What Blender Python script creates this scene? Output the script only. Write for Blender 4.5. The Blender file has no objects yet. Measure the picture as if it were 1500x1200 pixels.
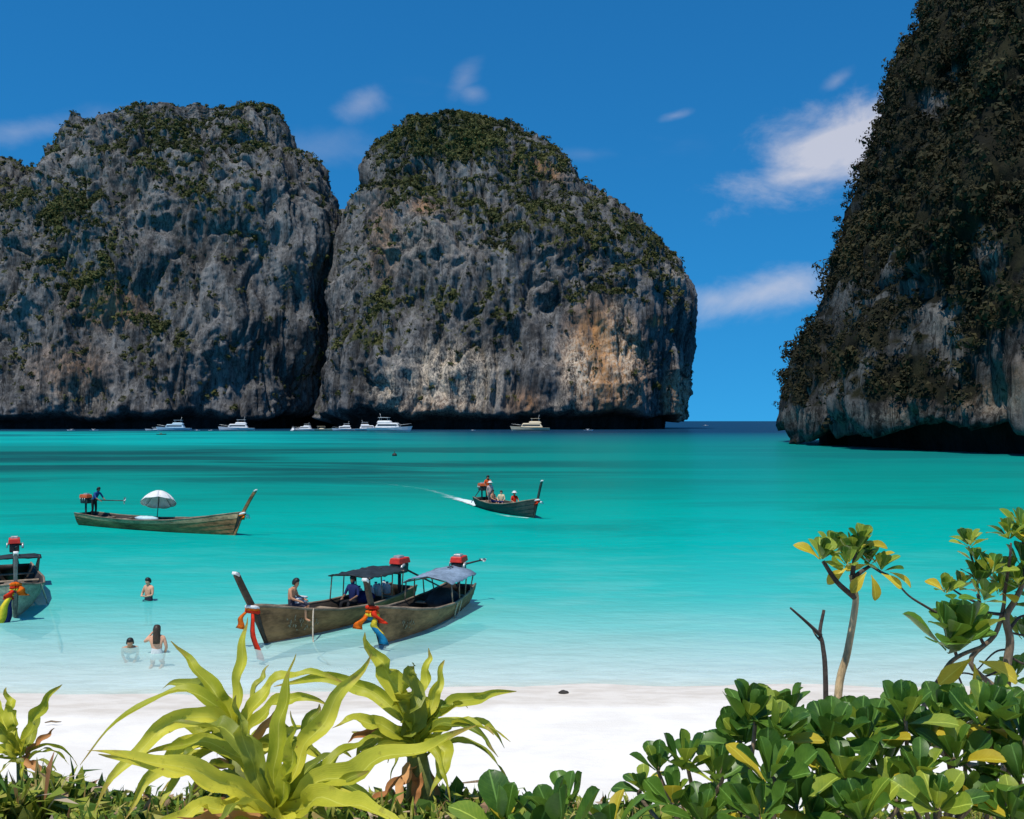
import bpy, math, random
import numpy as np
from mathutils import Vector, Matrix, Quaternion

random.seed(7)
RNG = np.random.default_rng(11)
R = math.radians
S = bpy.context.scene
COL = S.collection

# ------------------------------------------------------------------ camera
H, F = 6.4, 1500.0                      # eye height above the water (m), focal length in photo pixels
cd = bpy.data.cameras.new('camera'); cam = bpy.data.objects.new('camera', cd); COL.objects.link(cam)
cd.sensor_width = 36; cd.lens = 36.0; cd.clip_start = 0.1; cd.clip_end = 200000
cam.location = (0, 0, H); cam.rotation_euler = (R(90) + math.atan(17 / F), 0, 0)
S.camera = cam
S.render.resolution_x, S.render.resolution_y = 1024, 819

# ------------------------------------------------------------------ sky, sun, exposure
SUN_AZ, SUN_EL = -148.0, 68.0             # degrees: azimuth from +Y (ahead) towards +X, elevation
w = bpy.data.worlds.new('World'); S.world = w; w.use_nodes = True
nt = w.node_tree; nt.nodes.clear()


class NB:
    """small helper to write node trees"""
    def __init__(s, t): s.t = t
    def n(s, typ, **kw):
        o = s.t.nodes.new(typ)
        for k, v in kw.items():
            if k.startswith('i_'):
                o.inputs[k[2:].replace('_', ' ')].default_value = v
            else: setattr(o, k, v)
        return o
    def l(s, a, b): s.t.links.new(a, b)
    def put(s, sock, v):
        if hasattr(v, 'is_output'): s.l(v, sock)
        else: sock.default_value = v
    def m(s, op, a, b=0.0, c=None, clamp=False):
        o = s.n('ShaderNodeMath', operation=op, use_clamp=clamp)
        s.put(o.inputs[0], a); s.put(o.inputs[1], b)
        if c is not None: s.put(o.inputs[2], c)
        return o.outputs[0]
    def mix(s, f, a, b, blend='MIX'):
        o = s.n('ShaderNodeMix', data_type='RGBA', blend_type=blend)
        s.put(o.inputs[0], f)
        for i, v in ((6, a), (7, b)):
            s.put(o.inputs[i], v if hasattr(v, 'is_output') else (tuple(v) + (1,))[:4])
        return o.outputs[2]
    def ramp(s, f, stops, interp='LINEAR'):
        o = s.n('ShaderNodeValToRGB'); e = o.color_ramp.elements; o.color_ramp.interpolation = interp
        while len(e) < len(stops): e.new(0.5)
        for k, (p, c) in enumerate(stops):
            e[k].position = p
            e[k].color = (c, c, c, 1) if not hasattr(c, '__len__') else tuple(c) + (1,)
        s.put(o.inputs[0], f); return o.outputs[0]
    def step(s, f, a, b):
        o = s.n('ShaderNodeMapRange', interpolation_type='SMOOTHSTEP')
        s.put(o.inputs[0], f); s.put(o.inputs[1], a); s.put(o.inputs[2], b)
        return o.outputs[0]
    def noise(s, vec, scale, detail=4, rough=0.55, sc=None, dist=0.0):
        if sc is not None:
            mp = s.n('ShaderNodeMapping'); mp.inputs['Scale'].default_value = sc
            s.l(vec, mp.inputs[0]); vec = mp.outputs[0]
        o = s.n('ShaderNodeTexNoise'); s.l(vec, o.inputs['Vector'])
        o.inputs['Scale'].default_value = scale; o.inputs['Detail'].default_value = detail
        o.inputs['Roughness'].default_value = rough; o.inputs['Distortion'].default_value = dist
        return o.outputs['Fac']


b = NB(nt)
sky = b.n('ShaderNodeTexSky', sky_type='NISHITA', sun_disc=False)
sky.sun_elevation = R(SUN_EL); sky.sun_rotation = R(SUN_AZ)
sky.altitude = 0; sky.air_density = 1.0; sky.dust_density = 0.1; sky.ozone_density = 1.5
skv = b.n('ShaderNodeVectorMath', operation='MULTIPLY_ADD'); skv.inputs[1].default_value = (1, 1, .75); skv.inputs[2].default_value = (0, 0, .17)
sktc = b.n('ShaderNodeTexCoord'); b.l(sktc.outputs['Generated'], skv.inputs[0]); b.l(skv.outputs[0], sky.inputs['Vector'])      # no pale haze band over this clear horizon
hs = b.n('ShaderNodeHueSaturation'); hs.inputs['Saturation'].default_value = 1.1; hs.inputs['Value'].default_value = 1.0
b.l(sky.outputs[0], hs.inputs['Color'])
tc = b.n('ShaderNodeTexCoord'); sep = b.n('ShaderNodeSeparateXYZ'); b.l(tc.outputs['Generated'], sep.inputs[0])
yy = b.m('MAXIMUM', sep.outputs[1], 0.05)
U = b.m('DIVIDE', sep.outputs[0], yy); V = b.m('DIVIDE', sep.outputs[2], yy)
ahead = b.m('GREATER_THAN', sep.outputs[1], 0.1)
cn = b.noise(tc.outputs['Generated'], 11.0, 9, 0.62, sc=(1, 1, 1.7), dist=0.25)
mask = None
for (px, py, ax, ay, rot, gain) in [(1240, 205, 150, 66, 27, 1.5), (1175, 256, 125, 26, 7, 1.2), (1120, 428, 120, 32, 14, .8), (1050, 440, 60, 22, -4, .6),
                                    (530, 150, 44, 20, 18, .34), (680, 112, 34, 18, 50, .24),
                                    (692, 135, 22, 14, -10, .28), (990, 168, 26, 7, 15, .3), (1228, 116, 30, 12, 35, .36),
                                    (40, 190, 140, 22, 8, .35), (860, 225, 60, 12, 0, .12), (455, 215, 80, 30, 0, .16)]:
    u0, v0 = (px - 750) / F, (617 - py) / F
    c, s_ = math.cos(R(rot)), math.sin(R(rot))
    du = b.m('SUBTRACT', U, u0); dv = b.m('SUBTRACT', V, v0)
    p = b.m('MULTIPLY', b.m('ADD', b.m('MULTIPLY', du, c), b.m('MULTIPLY', dv, s_)), F / ax)
    q = b.m('MULTIPLY', b.m('SUBTRACT', b.m('MULTIPLY', dv, c), b.m('MULTIPLY', du, s_)), F / ay)
    r2 = b.m('SQRT', b.m('ADD', b.m('MULTIPLY', p, p), b.m('MULTIPLY', q, q)))
    e = b.m('ADD', b.m('SUBTRACT', 1.0, r2), b.m('MULTIPLY', b.m('SUBTRACT', cn, .5), 2.6))
    e = b.m('MULTIPLY', b.step(e, -0.30, 1.45), gain)
    mask = e if mask is None else b.m('MAXIMUM', mask, e)
mask = b.m('MULTIPLY', mask, ahead, clamp=True)
wisp = b.m('MULTIPLY', b.step(b.noise(tc.outputs['Generated'], 2.3, 6, 0.6, sc=(1, 1, 3)), 0.60, 0.85), 0.10)
mask = b.m('MAXIMUM', mask, wisp)
blue = b.mix(1.0, hs.outputs[0], (.155, .86, 1.24), 'MULTIPLY')      # polarised film blue, the same all over the sky
skyc = b.mix(b.m('MULTIPLY', mask, 0.72), blue, (7.0, 6.8, 7.2))
bg = b.n('ShaderNodeBackground'); bg.inputs[1].default_value = 0.105
b.l(skyc, bg.inputs[0]); wo = b.n('ShaderNodeOutputWorld'); b.l(bg.outputs[0], wo.inputs[0])

sl = bpy.data.lights.new('sun', 'SUN'); sl.energy = 4.2; sl.angle = R(0.53); sl.color = (1.0, 0.95, 0.86)
so = bpy.data.objects.new('sun', sl); COL.objects.link(so)
SD = Vector((math.sin(R(SUN_AZ)) * math.cos(R(SUN_EL)), math.cos(R(SUN_AZ)) * math.cos(R(SUN_EL)), math.sin(R(SUN_EL))))
so.rotation_euler = SD.to_track_quat('Z', 'Y').to_euler()
vs = S.view_settings; vs.view_transform = 'Standard'; vs.look = 'None'; vs.exposure = 0.0; vs.gamma = 1.0
vs.use_curve_mapping = False


# ------------------------------------------------------------------ helpers
def px(x, y, d):
    """point at distance d (along the view) that stands where photo pixel (x, y) looks"""
    return Vector(((x - 750) * d / F, d, H - (y - 617) * d / F))

def wl(x, y):
    """point on the water surface under photo pixel (x, y)"""
    d = H * F / (y - 617); return Vector(((x - 750) * d / F, d, 0))

def tag(o, label=None, cat=None, group=None, kind=None):
    if label: o['label'] = label
    if cat: o['category'] = cat
    if group: o['group'] = group
    if kind: o['kind'] = kind
    return o

def link(name, me, mat=None, parent=None, loc=None):
    o = bpy.data.objects.new(name, me); COL.objects.link(o)
    if mat is not None:
        me.materials.clear()
        for m_ in (mat if isinstance(mat, (list, tuple)) else [mat]): me.materials.append(m_)
    if parent is not None: o.parent = parent
    if loc is not None: o.location = loc
    return o

def empty(name, loc, rz=0, label=None, cat=None, group=None):
    o = bpy.data.objects.new(name, None); COL.objects.link(o); o.location = loc; o.rotation_euler = (0, 0, rz)
    o.empty_display_size = .2
    return tag(o, label, cat, group)

def np_mesh(name, V_, Fc, smooth=True, attrs=None):
    V_ = np.asarray(V_, np.float32); Fc = np.asarray(Fc, np.int32); k = Fc.shape[1]
    me = bpy.data.meshes.new(name)
    me.vertices.add(len(V_)); me.vertices.foreach_set('co', V_.ravel())
    me.loops.add(Fc.size); me.loops.foreach_set('vertex_index', Fc.ravel())
    me.polygons.add(len(Fc)); me.polygons.foreach_set('loop_start', np.arange(0, Fc.size, k, dtype=np.int32))
    me.polygons.foreach_set('use_smooth', np.full(len(Fc), smooth))
    for nm, a in (attrs or {}).items():
        at = me.attributes.new(nm, 'FLOAT', 'POINT'); at.data.foreach_set('value', np.asarray(a, np.float32))
    me.update(calc_edges=True); me.validate()
    return me

class MB:
    """collects vertices and faces of ONE part"""
    def __init__(s): s.v = []; s.f = []
    def add(s, vs_, fs):
        o = len(s.v); s.v += [tuple(x) for x in vs_]; s.f += [tuple(i + o for i in f) for f in fs]; return s
    def box(s, c, size, rot=None, taper=1.0, bev=0.0):
        hx, hy, hz = size[0] / 2, size[1] / 2, size[2] / 2
        bv = bev if bev else min(hx, hy, hz) * .18
        rings = []
        for z, k in ((-hz, bv), (-hz + bv, 0), (hz - bv, 0), (hz, bv)):
            t = taper if z > 0 else 1
            ring = []
            for sx, sy in ((1, 1), (-1, 1), (-1, -1), (1, -1)):
                pts = [(sx * (hx * t - k), sy * (hy * t - k - bv)), (sx * (hx * t - k - bv), sy * (hy * t - k))]
                if sx * sy < 0: pts.reverse()
                ring += [Vector((a, b_, z)) for a, b_ in pts]
            rings.append(ring)
        M = rot.to_matrix() if rot is not None else Matrix.Identity(3)
        cv = Vector(c)
        return s.loft([[cv + M @ p for p in r] for r in rings], caps=True)
    def loft(s, rings, caps=False, closed=True):
        n = len(rings[0]); vs_ = [p for r in rings for p in r]; fs = []
        for i in range(len(rings) - 1):
            for j in range(n if closed else n - 1):
                k = (j + 1) % n
                fs.append((i * n + j, i * n + k, (i + 1) * n + k, (i + 1) * n + j))
        if caps:
            fs.append(tuple(reversed(range(n)))); fs.append(tuple((len(rings) - 1) * n + j for j in range(n)))
        return s.add(vs_, fs)
    def tube(s, pts, rad, n=8, caps=True, flat=1.0):
        pts = [Vector(p) for p in pts]
        rad = rad if hasattr(rad, '__len__') else [rad] * len(pts)
        rings = []; prev = None
        for i, p in enumerate(pts):
            t = (pts[min(i + 1, len(pts) - 1)] - pts[max(i - 1, 0)]).normalized()
            if prev is None: a = t.orthogonal().normalized()
            else: a = (prev - t * prev.dot(t)).normalized()
            prev = a; c_ = t.cross(a)
            rings.append([p + (a * math.cos(2 * math.pi * k / n) + c_ * math.sin(2 * math.pi * k / n) * flat) * rad[i] for k in range(n)])
        return s.loft(rings, caps)
    def ball(s, c, r, n=8, m=6, jit=0.0):
        c = Vector(c); r = r if hasattr(r, '__len__') else (r, r, r); rings = []
        for i in range(m + 1):
            th = math.pi * (0.02 + 0.96 * i / m)
            rings.append([c + Vector((r[0] * math.sin(th) * math.cos(2 * math.pi * k / n), r[1] * math.sin(th) * math.sin(2 * math.pi * k / n), -r[2] * math.cos(th))) * (1 + random.uniform(-jit, jit)) for k in range(n)])
        return s.loft(rings, True)
    def build(s, name, mat, parent=None, smooth=True, loc=None):
        me = bpy.data.meshes.new(name); me.from_pydata(s.v, [], s.f)
        me.polygons.foreach_set('use_smooth', [smooth] * len(me.polygons)); me.update()
        return link(name, me, mat, parent, loc)

def bez(pts, n):
    """smooth curve through-ish control points (Bernstein)"""
    pts = [Vector(p) for p in pts]; k = len(pts) - 1; out = []
    for i in range(n + 1):
        t = i / n
        out.append(sum((p * (math.comb(k, j) * t ** j * (1 - t) ** (k - j)) for j, p in enumerate(pts)), Vector((0, 0, 0))))
    return out

def spl(pts, n):
    """Catmull-Rom through the points, n samples per span"""
    P = [Vector(p) for p in pts]; P = [P[0] * 2 - P[1]] + P + [P[-1] * 2 - P[-2]]; out = []
    for i in range(1, len(P) - 2):
        for k in range(n):
            t = k / n; a, b_, c, d = P[i - 1], P[i], P[i + 1], P[i + 2]
            out.append(.5 * ((2 * b_) + (c - a) * t + (2 * a - 5 * b_ + 4 * c - d) * t * t + (3 * b_ - a - 3 * c + d) * t ** 3))
    out.append(P[-2]); return out

# vectorised gradient noise
_perm = RNG.permutation(256); _perm = np.concatenate([_perm, _perm, _perm])
_g = RNG.normal(size=(256, 3)); _g /= np.linalg.norm(_g, axis=1)[:, None]
def gnoise(p):
    i = np.floor(p).astype(np.int64); f = p - i; i &= 255
    u = f * f * f * (f * (f * 6 - 15) + 10); out = np.zeros(len(p))
    for dx in (0, 1):
        for dy in (0, 1):
            for dz in (0, 1):
                h = _perm[_perm[_perm[i[:, 0] + dx] + i[:, 1] + dy] + i[:, 2] + dz]
                d = (_g[h] * (f - np.array([dx, dy, dz]))).sum(1)
                out += d * (u[:, 0] if dx else 1 - u[:, 0]) * (u[:, 1] if dy else 1 - u[:, 1]) * (u[:, 2] if dz else 1 - u[:, 2])
    return out * 1.5
def fbm(p, o=4, gain=.5):
    a, r, q = 1.0, 0.0, p + 31.7
    for _ in range(o): r = r + a * gnoise(q); q = q * 2.03 + 17.3; a *= gain
    return r
def ridged(p, o=4, gain=.5):
    a, r, q = 1.0, 0.0, p + 5.3
    for _ in range(o): r = r + a * (1 - 2 * np.abs(gnoise(q))); q = q * 2.07 + 9.1; a *= gain
    return r

# ------------------------------------------------------------------ materials
MATS = {}
def pmat(name, col, rough=.6, spec=.4, var=.25, scale=6.0, bump=.15, metal=0.0, col2=None, stretch=(1, 1, 1), coat=0.0):
    """plain surface with uneven colour, wear and fine relief"""
    if name in MATS: return MATS[name]
    m_ = bpy.data.materials.new(name); m_.use_nodes = True; t = m_.node_tree; t.nodes.clear(); q = NB(t)
    o = q.n('ShaderNodeOutputMaterial'); p = q.n('ShaderNodeBsdfPrincipled'); q.l(p.outputs[0], o.inputs[0])
    tc_ = q.n('ShaderNodeTexCoord').outputs['Object']
    n1 = q.noise(tc_, scale, 6, .65, sc=stretch); n2 = q.noise(tc_, scale * 6, 3, .6, sc=stretch)
    c2 = col2 or tuple(c * (1 - var * 1.6) for c in col)
    c1 = tuple(min(1, c * (1 + var)) for c in col)
    f = q.ramp(q.m('ADD', q.m('MULTIPLY', n1, .7), q.m('MULTIPLY', n2, .3)), [(.36, 0.0), (.64, 1.0)])
    q.l(q.mix(f, c2, c1), p.inputs['Base Color'])
    p.inputs['Roughness'].default_value = rough; p.inputs['Specular IOR Level'].default_value = spec; p.inputs['Metallic'].default_value = metal
    p.inputs['Coat Weight'].default_value = coat
    if bump:
        bp = q.n('ShaderNodeBump'); bp.inputs['Strength'].default_value = bump; bp.inputs['Distance'].default_value = .02
        q.l(n2, bp.inputs['Height']); q.l(bp.outputs[0], p.inputs['Normal'])
    MATS[name] = m_; return m_

def leaf_mat(name, c1, c2, trans, rough=.45, spec=.4, tint=False, vein=0.0, edge=None, tw=.45):
    m_ = bpy.data.materials.new(name); m_.use_nodes = True; t = m_.node_tree; t.nodes.clear(); q = NB(t)
    o = q.n('ShaderNodeOutputMaterial'); p = q.n('ShaderNodeBsdfPrincipled'); tr = q.n('ShaderNodeBsdfTranslucent'); mx = q.n('ShaderNodeMixShader')
    tc_ = q.n('ShaderNodeTexCoord').outputs['Object']; oi = q.n('ShaderNodeObjectInfo').outputs['Random']
    n1 = q.noise(tc_, 5.0, 4, .6)
    if tint:
        at = q.n('ShaderNodeAttribute', attribute_name='tint').outputs['Fac']
        f = q.m('ADD', q.m('MULTIPLY', n1, .25), at, clamp=True)
    else: f = q.m('ADD', q.m('MULTIPLY', q.m('SUBTRACT', n1, .5), 1.4), oi, clamp=True)
    col = q.mix(f, c1, c2)
    if vein:
        lx = q.n('ShaderNodeAttribute', attribute_name='across').outputs['Fac']
        vfac = q.m('MULTIPLY', q.step(q.m('ABSOLUTE', lx), .09, .02), vein)
        col = q.mix(vfac, col, tuple(min(1, c * 2.2 + .05) for c in c2))
        sp2 = q.step(q.noise(tc_, 13, 4, .65), .64, .72); col = q.mix(q.m('MULTIPLY', sp2, .45), col, (.16, .12, .03))
        # faint side veins
        al = q.n('ShaderNodeAttribute', attribute_name='along').outputs['Fac']
        sv = q.m('SINE', q.m('MULTIPLY', q.m('SUBTRACT', al, q.m('MULTIPLY', q.m('ABSOLUTE', lx), .25)), 75.0))
        col = q.mix(q.m('MULTIPLY', q.step(sv, .6, 1.0), .16 * vein), col, tuple(min(1, c * 1.9) for c in c2))
    if edge:
        lx = q.n('ShaderNodeAttribute', attribute_name='across').outputs['Fac']
        al = q.n('ShaderNodeAttribute', attribute_name='along').outputs['Fac']
        st = q.noise(tc_, 14, 3, .6)
        e1 = q.step(q.m('ADD', al, q.m('MULTIPLY', q.m('SUBTRACT', st, .5), .5)), .82, 1.0)
        col = q.mix(q.m('MULTIPLY', e1, .8), col, edge)
        fib = q.m('SINE', q.m('MULTIPLY', lx, 46.0))
        col = q.mix(q.m('MULTIPLY', q.step(fib, .0, 1.0), .05), col, tuple(c * .55 for c in c1))
        blot = q.step(q.noise(tc_, 9, 5, .7), .60, .70)
        col = q.mix(q.m('MULTIPLY', blot, .35), col, tuple(c * .6 for c in c1))
        spot = q.step(q.noise(tc_, 38, 3, .6), .68, .74)
        col = q.mix(q.m('MULTIPLY', spot, .75), col, (.22, .11, .035))
        fbp = q.n('ShaderNodeBump'); fbp.inputs['Strength'].default_value = .12; fbp.inputs['Distance'].default_value = .006
        q.l(q.m('ADD', fib, q.m('MULTIPLY', q.noise(tc_, 30, 3, .6), 1.5)), fbp.inputs['Height']); q.l(fbp.outputs[0], p.inputs['Normal'])
    q.l(col, p.inputs['Base Color']); p.inputs['Roughness'].default_value = rough; p.inputs['Specular IOR Level'].default_value = spec
    tcol = q.mix(.5, col, trans); q.l(tcol, tr.inputs[0])
    mx.inputs[0].default_value = tw
    q.l(p.outputs[0], mx.inputs[1]); q.l(tr.outputs[0], mx.inputs[2]); q.l(mx.outputs[0], o.inputs[0])
    MATS[name] = m_; return m_

def rock_mat(name, lo, hi, warmc, palec, vegc, vegc2, scale=1.0):
    m_ = bpy.data.materials.new(name); m_.use_nodes = True; t = m_.node_tree; t.nodes.clear(); q = NB(t)
    o = q.n('ShaderNodeOutputMaterial'); p = q.n('ShaderNodeBsdfPrincipled'); q.l(p.outputs[0], o.inputs[0])
    g = q.n('ShaderNodeNewGeometry').outputs['Position']
    A = lambda nm: q.n('ShaderNodeAttribute', attribute_name=nm).outputs['Fac']
    n1 = q.noise(g, .035 * scale, 8, .68, sc=(1, 1, .30), dist=.4)
    n2 = q.noise(g, .20 * scale, 6, .7, sc=(1, 1, .09), dist=.3)
    n3 = q.noise(g, .62 * scale, 6, .75, sc=(1, 1, .6))
    f = q.m('ADD', q.m('ADD', q.m('MULTIPLY', n1, .38), q.m('MULTIPLY', n2, .36)), q.m('MULTIPLY', n3, .30))
    col = q.mix(q.step(f, .43, .64), lo, hi)
    w_ = q.m('MULTIPLY', A('warm'), q.step(q.m('ADD', n2, q.m('MULTIPLY', n1, .35)), .52, .78), clamp=True)
    col = q.mix(w_, col, warmc)
    pl = q.m('MULTIPLY', A('pale'), q.step(q.m('ADD', n3, q.m('MULTIPLY', n2, .5)), .62, .92), clamp=True)
    col = q.mix(pl, col, palec)
    dk = q.step(q.noise(g, .11 * scale, 5, .65, sc=(1, 1, .10)), .56, .72)
    col = q.mix(q.m('MULTIPLY', dk, .55), col, tuple(c * .45 for c in lo))
    ck = q.n('ShaderNodeMath', operation='ABSOLUTE'); q.l(q.m('SUBTRACT', q.noise(g, .13 * scale, 3, .55, sc=(1, 1, .10), dist=.6), .5), ck.inputs[0])
    col = q.mix(q.m('MULTIPLY', q.step(ck.outputs[0], .016, .003), .7), col, tuple(c * .3 for c in lo))      # joints
    n4 = q.noise(g, .05 * scale, 6, .7)
    vegc = q.mix(q.step(n4, .42, .62), vegc, vegc2)
    vg = q.step(q.m('ADD', A('veg'), q.m('MULTIPLY', q.m('SUBTRACT', n3, .5), 1.1)), .35, .8)
    col = q.mix(vg, col, vegc)
    col = q.mix(q.m('MULTIPLY', A('notch_shade'), .92), col, (.010, .009, .008))   # shade of the undercut painted near-black into the rock colour
    q.l(col, p.inputs['Base Color']); p.inputs['Roughness'].default_value = .95; p.inputs['Specular IOR Level'].default_value = .15
    bp = q.n('ShaderNodeBump'); bp.inputs['Strength'].default_value = .7; bp.inputs['Distance'].default_value = 1.6 / scale
    q.l(q.m('ADD', n3, q.m('MULTIPLY', n2, .8)), bp.inputs['Height']); q.l(bp.outputs[0], p.inputs['Normal'])
    return m_

# ------------------------------------------------------------------ ground sheet: bank, beach, sea bed
GY = np.array([-60, -10, 0, 3, 4.8, 6.0, 7.0, 9.0, 12.0, 14.0, 18., 22.6, 24.6, 29.0, 36.0, 45., 60.0, 90., 140.0, 400.0, 1500., 90000.])
GZ = np.array([5.6, 5.0, 4.75, 4.55, 4.35, 4.1, 3.6, 2.4, 1.1, .82, .52, .13, 0., -.42, -.85, -1.3, -2.2, -4., -7., -24, -45, -45.])
def gz(x, y): return float(np.interp(y, GY, GZ))
ys = np.concatenate([np.linspace(-60, 0, 12), np.linspace(.4, 8, 50), np.linspace(8.3, 45, 130), np.geomspace(46, 90000, 46)])
xs = np.concatenate([-np.geomspace(90000, 41, 26), np.linspace(-40, 40, 200), np.geomspace(41, 90000, 26)])
gx, gy = np.meshgrid(xs, ys); n_ = gx.size
gp = np.stack([gx.ravel(), gy.ravel(), np.interp(gy.ravel(), GY, GZ)], 1)
near = np.exp(-(np.maximum(0, np.abs(gp[:, 0]) - 30) / 20) ** 2) * (gp[:, 1] < 46)
nz = gnoise(np.stack([gp[:, 0] * .5, gp[:, 1] * .5, gp[:, 0] * 0], 1)) * .10 + gnoise(np.stack([gp[:, 0] * 2.1, gp[:, 1] * 2.1, gp[:, 0] * 0], 1)) * .03
fade = np.interp(gp[:, 1], [0, 6, 12, 20, 24, 45], [1, 1, .8, .45, .25, .4])
gp[:, 2] += nz * near * fade
# the shoreline wanders a little
gp[:, 2] += near * .035 * np.sin(gp[:, 0] * .23 + .5) * np.interp(gp[:, 1], [16, 22, 27, 34], [0, 1, 1, 0])
nx = len(xs); ii = np.arange(len(ys) - 1)[:, None] * nx + np.arange(nx - 1)[None, :]
fc = np.stack([ii, ii + 1, ii + nx + 1, ii + nx], -1).reshape(-1, 4)
sm = bpy.data.materials.new('sand'); sm.use_nodes = True; t = sm.node_tree; t.nodes.clear(); q = NB(t)
o_ = q.n('ShaderNodeOutputMaterial'); p_ = q.n('ShaderNodeBsdfPrincipled'); q.l(p_.outputs[0], o_.inputs[0])
g_ = q.n('ShaderNodeNewGeometry').outputs['Position']; sp_ = q.n('ShaderNodeSeparateXYZ'); q.l(g_, sp_.inputs[0])
n1 = q.noise(g_, .6, 6, .6); n2 = q.noise(g_, 30, 4, .7); n3 = q.noise(g_, 3.0, 5, .65, sc=(.35, 1, 1))
dry = q.mix(q.step(n1, .35, .65), (.78, .73, .655), (.88, .835, .76))
dry = q.mix(q.m('MULTIPLY', q.step(n2, .60, .76), .35), dry, (.48, .43, .38))
wetf = q.step(q.m('ADD', sp_.outputs[2], q.m('MULTIPLY', q.m('SUBTRACT', n1, .5), .05)), .20, .13)
wetc = q.mix(q.step(n3, .38, .62), (.66, .59, .50), (.76, .695, .605))
bedc = q.mix(q.step(n3, .38, .62), (.70, .69, .64), (.80, .79, .75))
wetc = q.mix(q.step(sp_.outputs[2], .02, -.12), wetc, bedc)
col = q.mix(wetf, dry, wetc)
bankf = q.m('MULTIPLY', q.step(sp_.outputs[2], 2.2, 3.8), q.step(q.noise(g_, 2.2, 5, .7), .40, .62))
col = q.mix(q.m('MULTIPLY', bankf, .75), col, (.20, .15, .10))
q.l(col, p_.inputs['Base Color'])
q.l(q.m('SUBTRACT', .95, q.m('MULTIPLY', wetf, .35)), p_.inputs['Roughness']); p_.inputs['Specular IOR Level'].default_value = .25
bp = q.n('ShaderNodeBump'); bp.inputs['Strength'].default_value = .5; bp.inputs['Distance'].default_value = .06
q.l(q.m('ADD', n3, q.m('MULTIPLY', n2, .25)), bp.inputs['Height']); q.l(bp.outputs[0], p_.inputs['Normal'])
ground = link('beach', np_mesh('beach', gp, fc), sm); tag(ground, 'white sand beach running down under the clear water', None, None, 'structure')

# ------------------------------------------------------------------ sea
ys = np.concatenate([np.linspace(21, 60, 60), np.geomspace(62, 90000, 60)])
xs = np.concatenate([-np.geomspace(90000, 62, 20), np.linspace(-60, 60, 60), np.geomspace(62, 90000, 20)])
gx, gy = np.meshgrid(xs, ys); wp = np.stack([gx.ravel(), gy.ravel(), 0 * gx.ravel()], 1)
nx = len(xs); ii = np.arange(len(ys) - 1)[:, None] * nx + np.arange(nx - 1)[None, :]
fc = np.stack([ii, ii + 1, ii + nx + 1, ii + nx], -1).reshape(-1, 4)
wm = bpy.data.materials.new('sea_water'); wm.use_nodes = True; t = wm.node_tree; t.nodes.clear(); q = NB(t)
o_ = q.n('ShaderNodeOutputMaterial')
g_ = q.n('ShaderNodeNewGeometry').outputs['Position']; sp_ = q.n('ShaderNodeSeparateXYZ'); q.l(g_, sp_.inputs[0])
X_, Y_ = sp_.outputs[0], sp_.outputs[1]
nlow = q.noise(g_, .045, 4, .5, sc=(.35, 1, 1)); nmid = q.noise(g_, .35, 5, .6, sc=(.5, 1, 1)); nfar = q.noise(g_, .030, 7, .62, sc=(.32, 1, 1), dist=.7)
# depth coordinate: distance from the shore on a log scale (24 m .. 800 m)
yj = q.m('MULTIPLY', Y_, q.m('ADD', .90, q.m('MULTIPLY', nlow, .20)))
D = q.m('DIVIDE', q.m('LOGARITHM', q.m('DIVIDE', q.m('MAXIMUM', yj, 24.0), 24.0), math.e), math.log(800 / 24))
def dpos(y): return math.log(max(H * F / (y - 617), 24) / 24) / math.log(800 / 24)
body = q.ramp(D, [(0.0, (.78, .79, .75)), (dpos(968), (.52, .74, .71)), (dpos(915), (.19, .63, .585)), (dpos(870), (.034, .51, .46)),
                  (dpos(800), (.0, .395, .335)), (dpos(735), (.0, .30, .242)), (dpos(690), (.001, .235, .195)), (dpos(655), (.002, .20, .18)),
                  (dpos(640), (.003, .115, .14)), (dpos(633), (.003, .030, .068))])
# pale sand bar under the left cliff
xy = q.m('DIVIDE', X_, Y_)
bar = q.m('MULTIPLY', q.m('MULTIPLY', q.step(Y_, 215, 300), q.step(Y_, 720, 560)), q.step(xy, .02, -.30))
body = q.mix(q.m('MULTIPLY', q.m('MULTIPLY', bar, q.step(nfar, .34, .56)), .9), body, (.0, .37, .34))
# sea-grass and rock patches on the bed, seen through the water
band = q.m('MULTIPLY', q.step(Y_, 72, 130), q.step(Y_, 300, 205))
west = q.step(X_, 32, -14)
patch = q.m('MULTIPLY', q.m('MULTIPLY', q.step(nfar, .41, .58), band), q.m('ADD', q.m('MULTIPLY', west, .75), .25))
body = q.mix(q.m('MULTIPLY', patch, .92), body, (.004, .070, .072))
small = q.m('MULTIPLY', q.step(q.noise(g_, .075, 7, .66, sc=(.35, 1, 1), dist=.5), .47, .66), q.m('MULTIPLY', q.step(Y_, 44, 60), q.step(Y_, 190, 120)))
body = q.mix(q.m('MULTIPLY', small, .55), body, (.004, .17, .14))
# light and dark of the ripples, painted into the water colour
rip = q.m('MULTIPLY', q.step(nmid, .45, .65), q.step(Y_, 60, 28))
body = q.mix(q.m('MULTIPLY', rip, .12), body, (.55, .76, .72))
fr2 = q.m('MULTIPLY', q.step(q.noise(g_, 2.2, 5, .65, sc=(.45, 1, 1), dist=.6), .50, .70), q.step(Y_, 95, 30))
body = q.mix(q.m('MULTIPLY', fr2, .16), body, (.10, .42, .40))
east = q.m('MULTIPLY', q.m('MULTIPLY', q.step(X_, 32, 60), q.m('MULTIPLY', q.step(Y_, 140, 175), q.step(Y_, 300, 230))), q.step(nlow, .38, .56))
body = q.mix(q.m('MULTIPLY', east, .6), body, (.004, .14, .14))
fr3 = q.m('MULTIPLY', q.step(q.noise(g_, .8, 5, .65, sc=(.4, 1, 1), dist=.5), .50, .68), q.m('MULTIPLY', q.step(Y_, 38, 60), q.step(Y_, 260, 150)))
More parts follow.
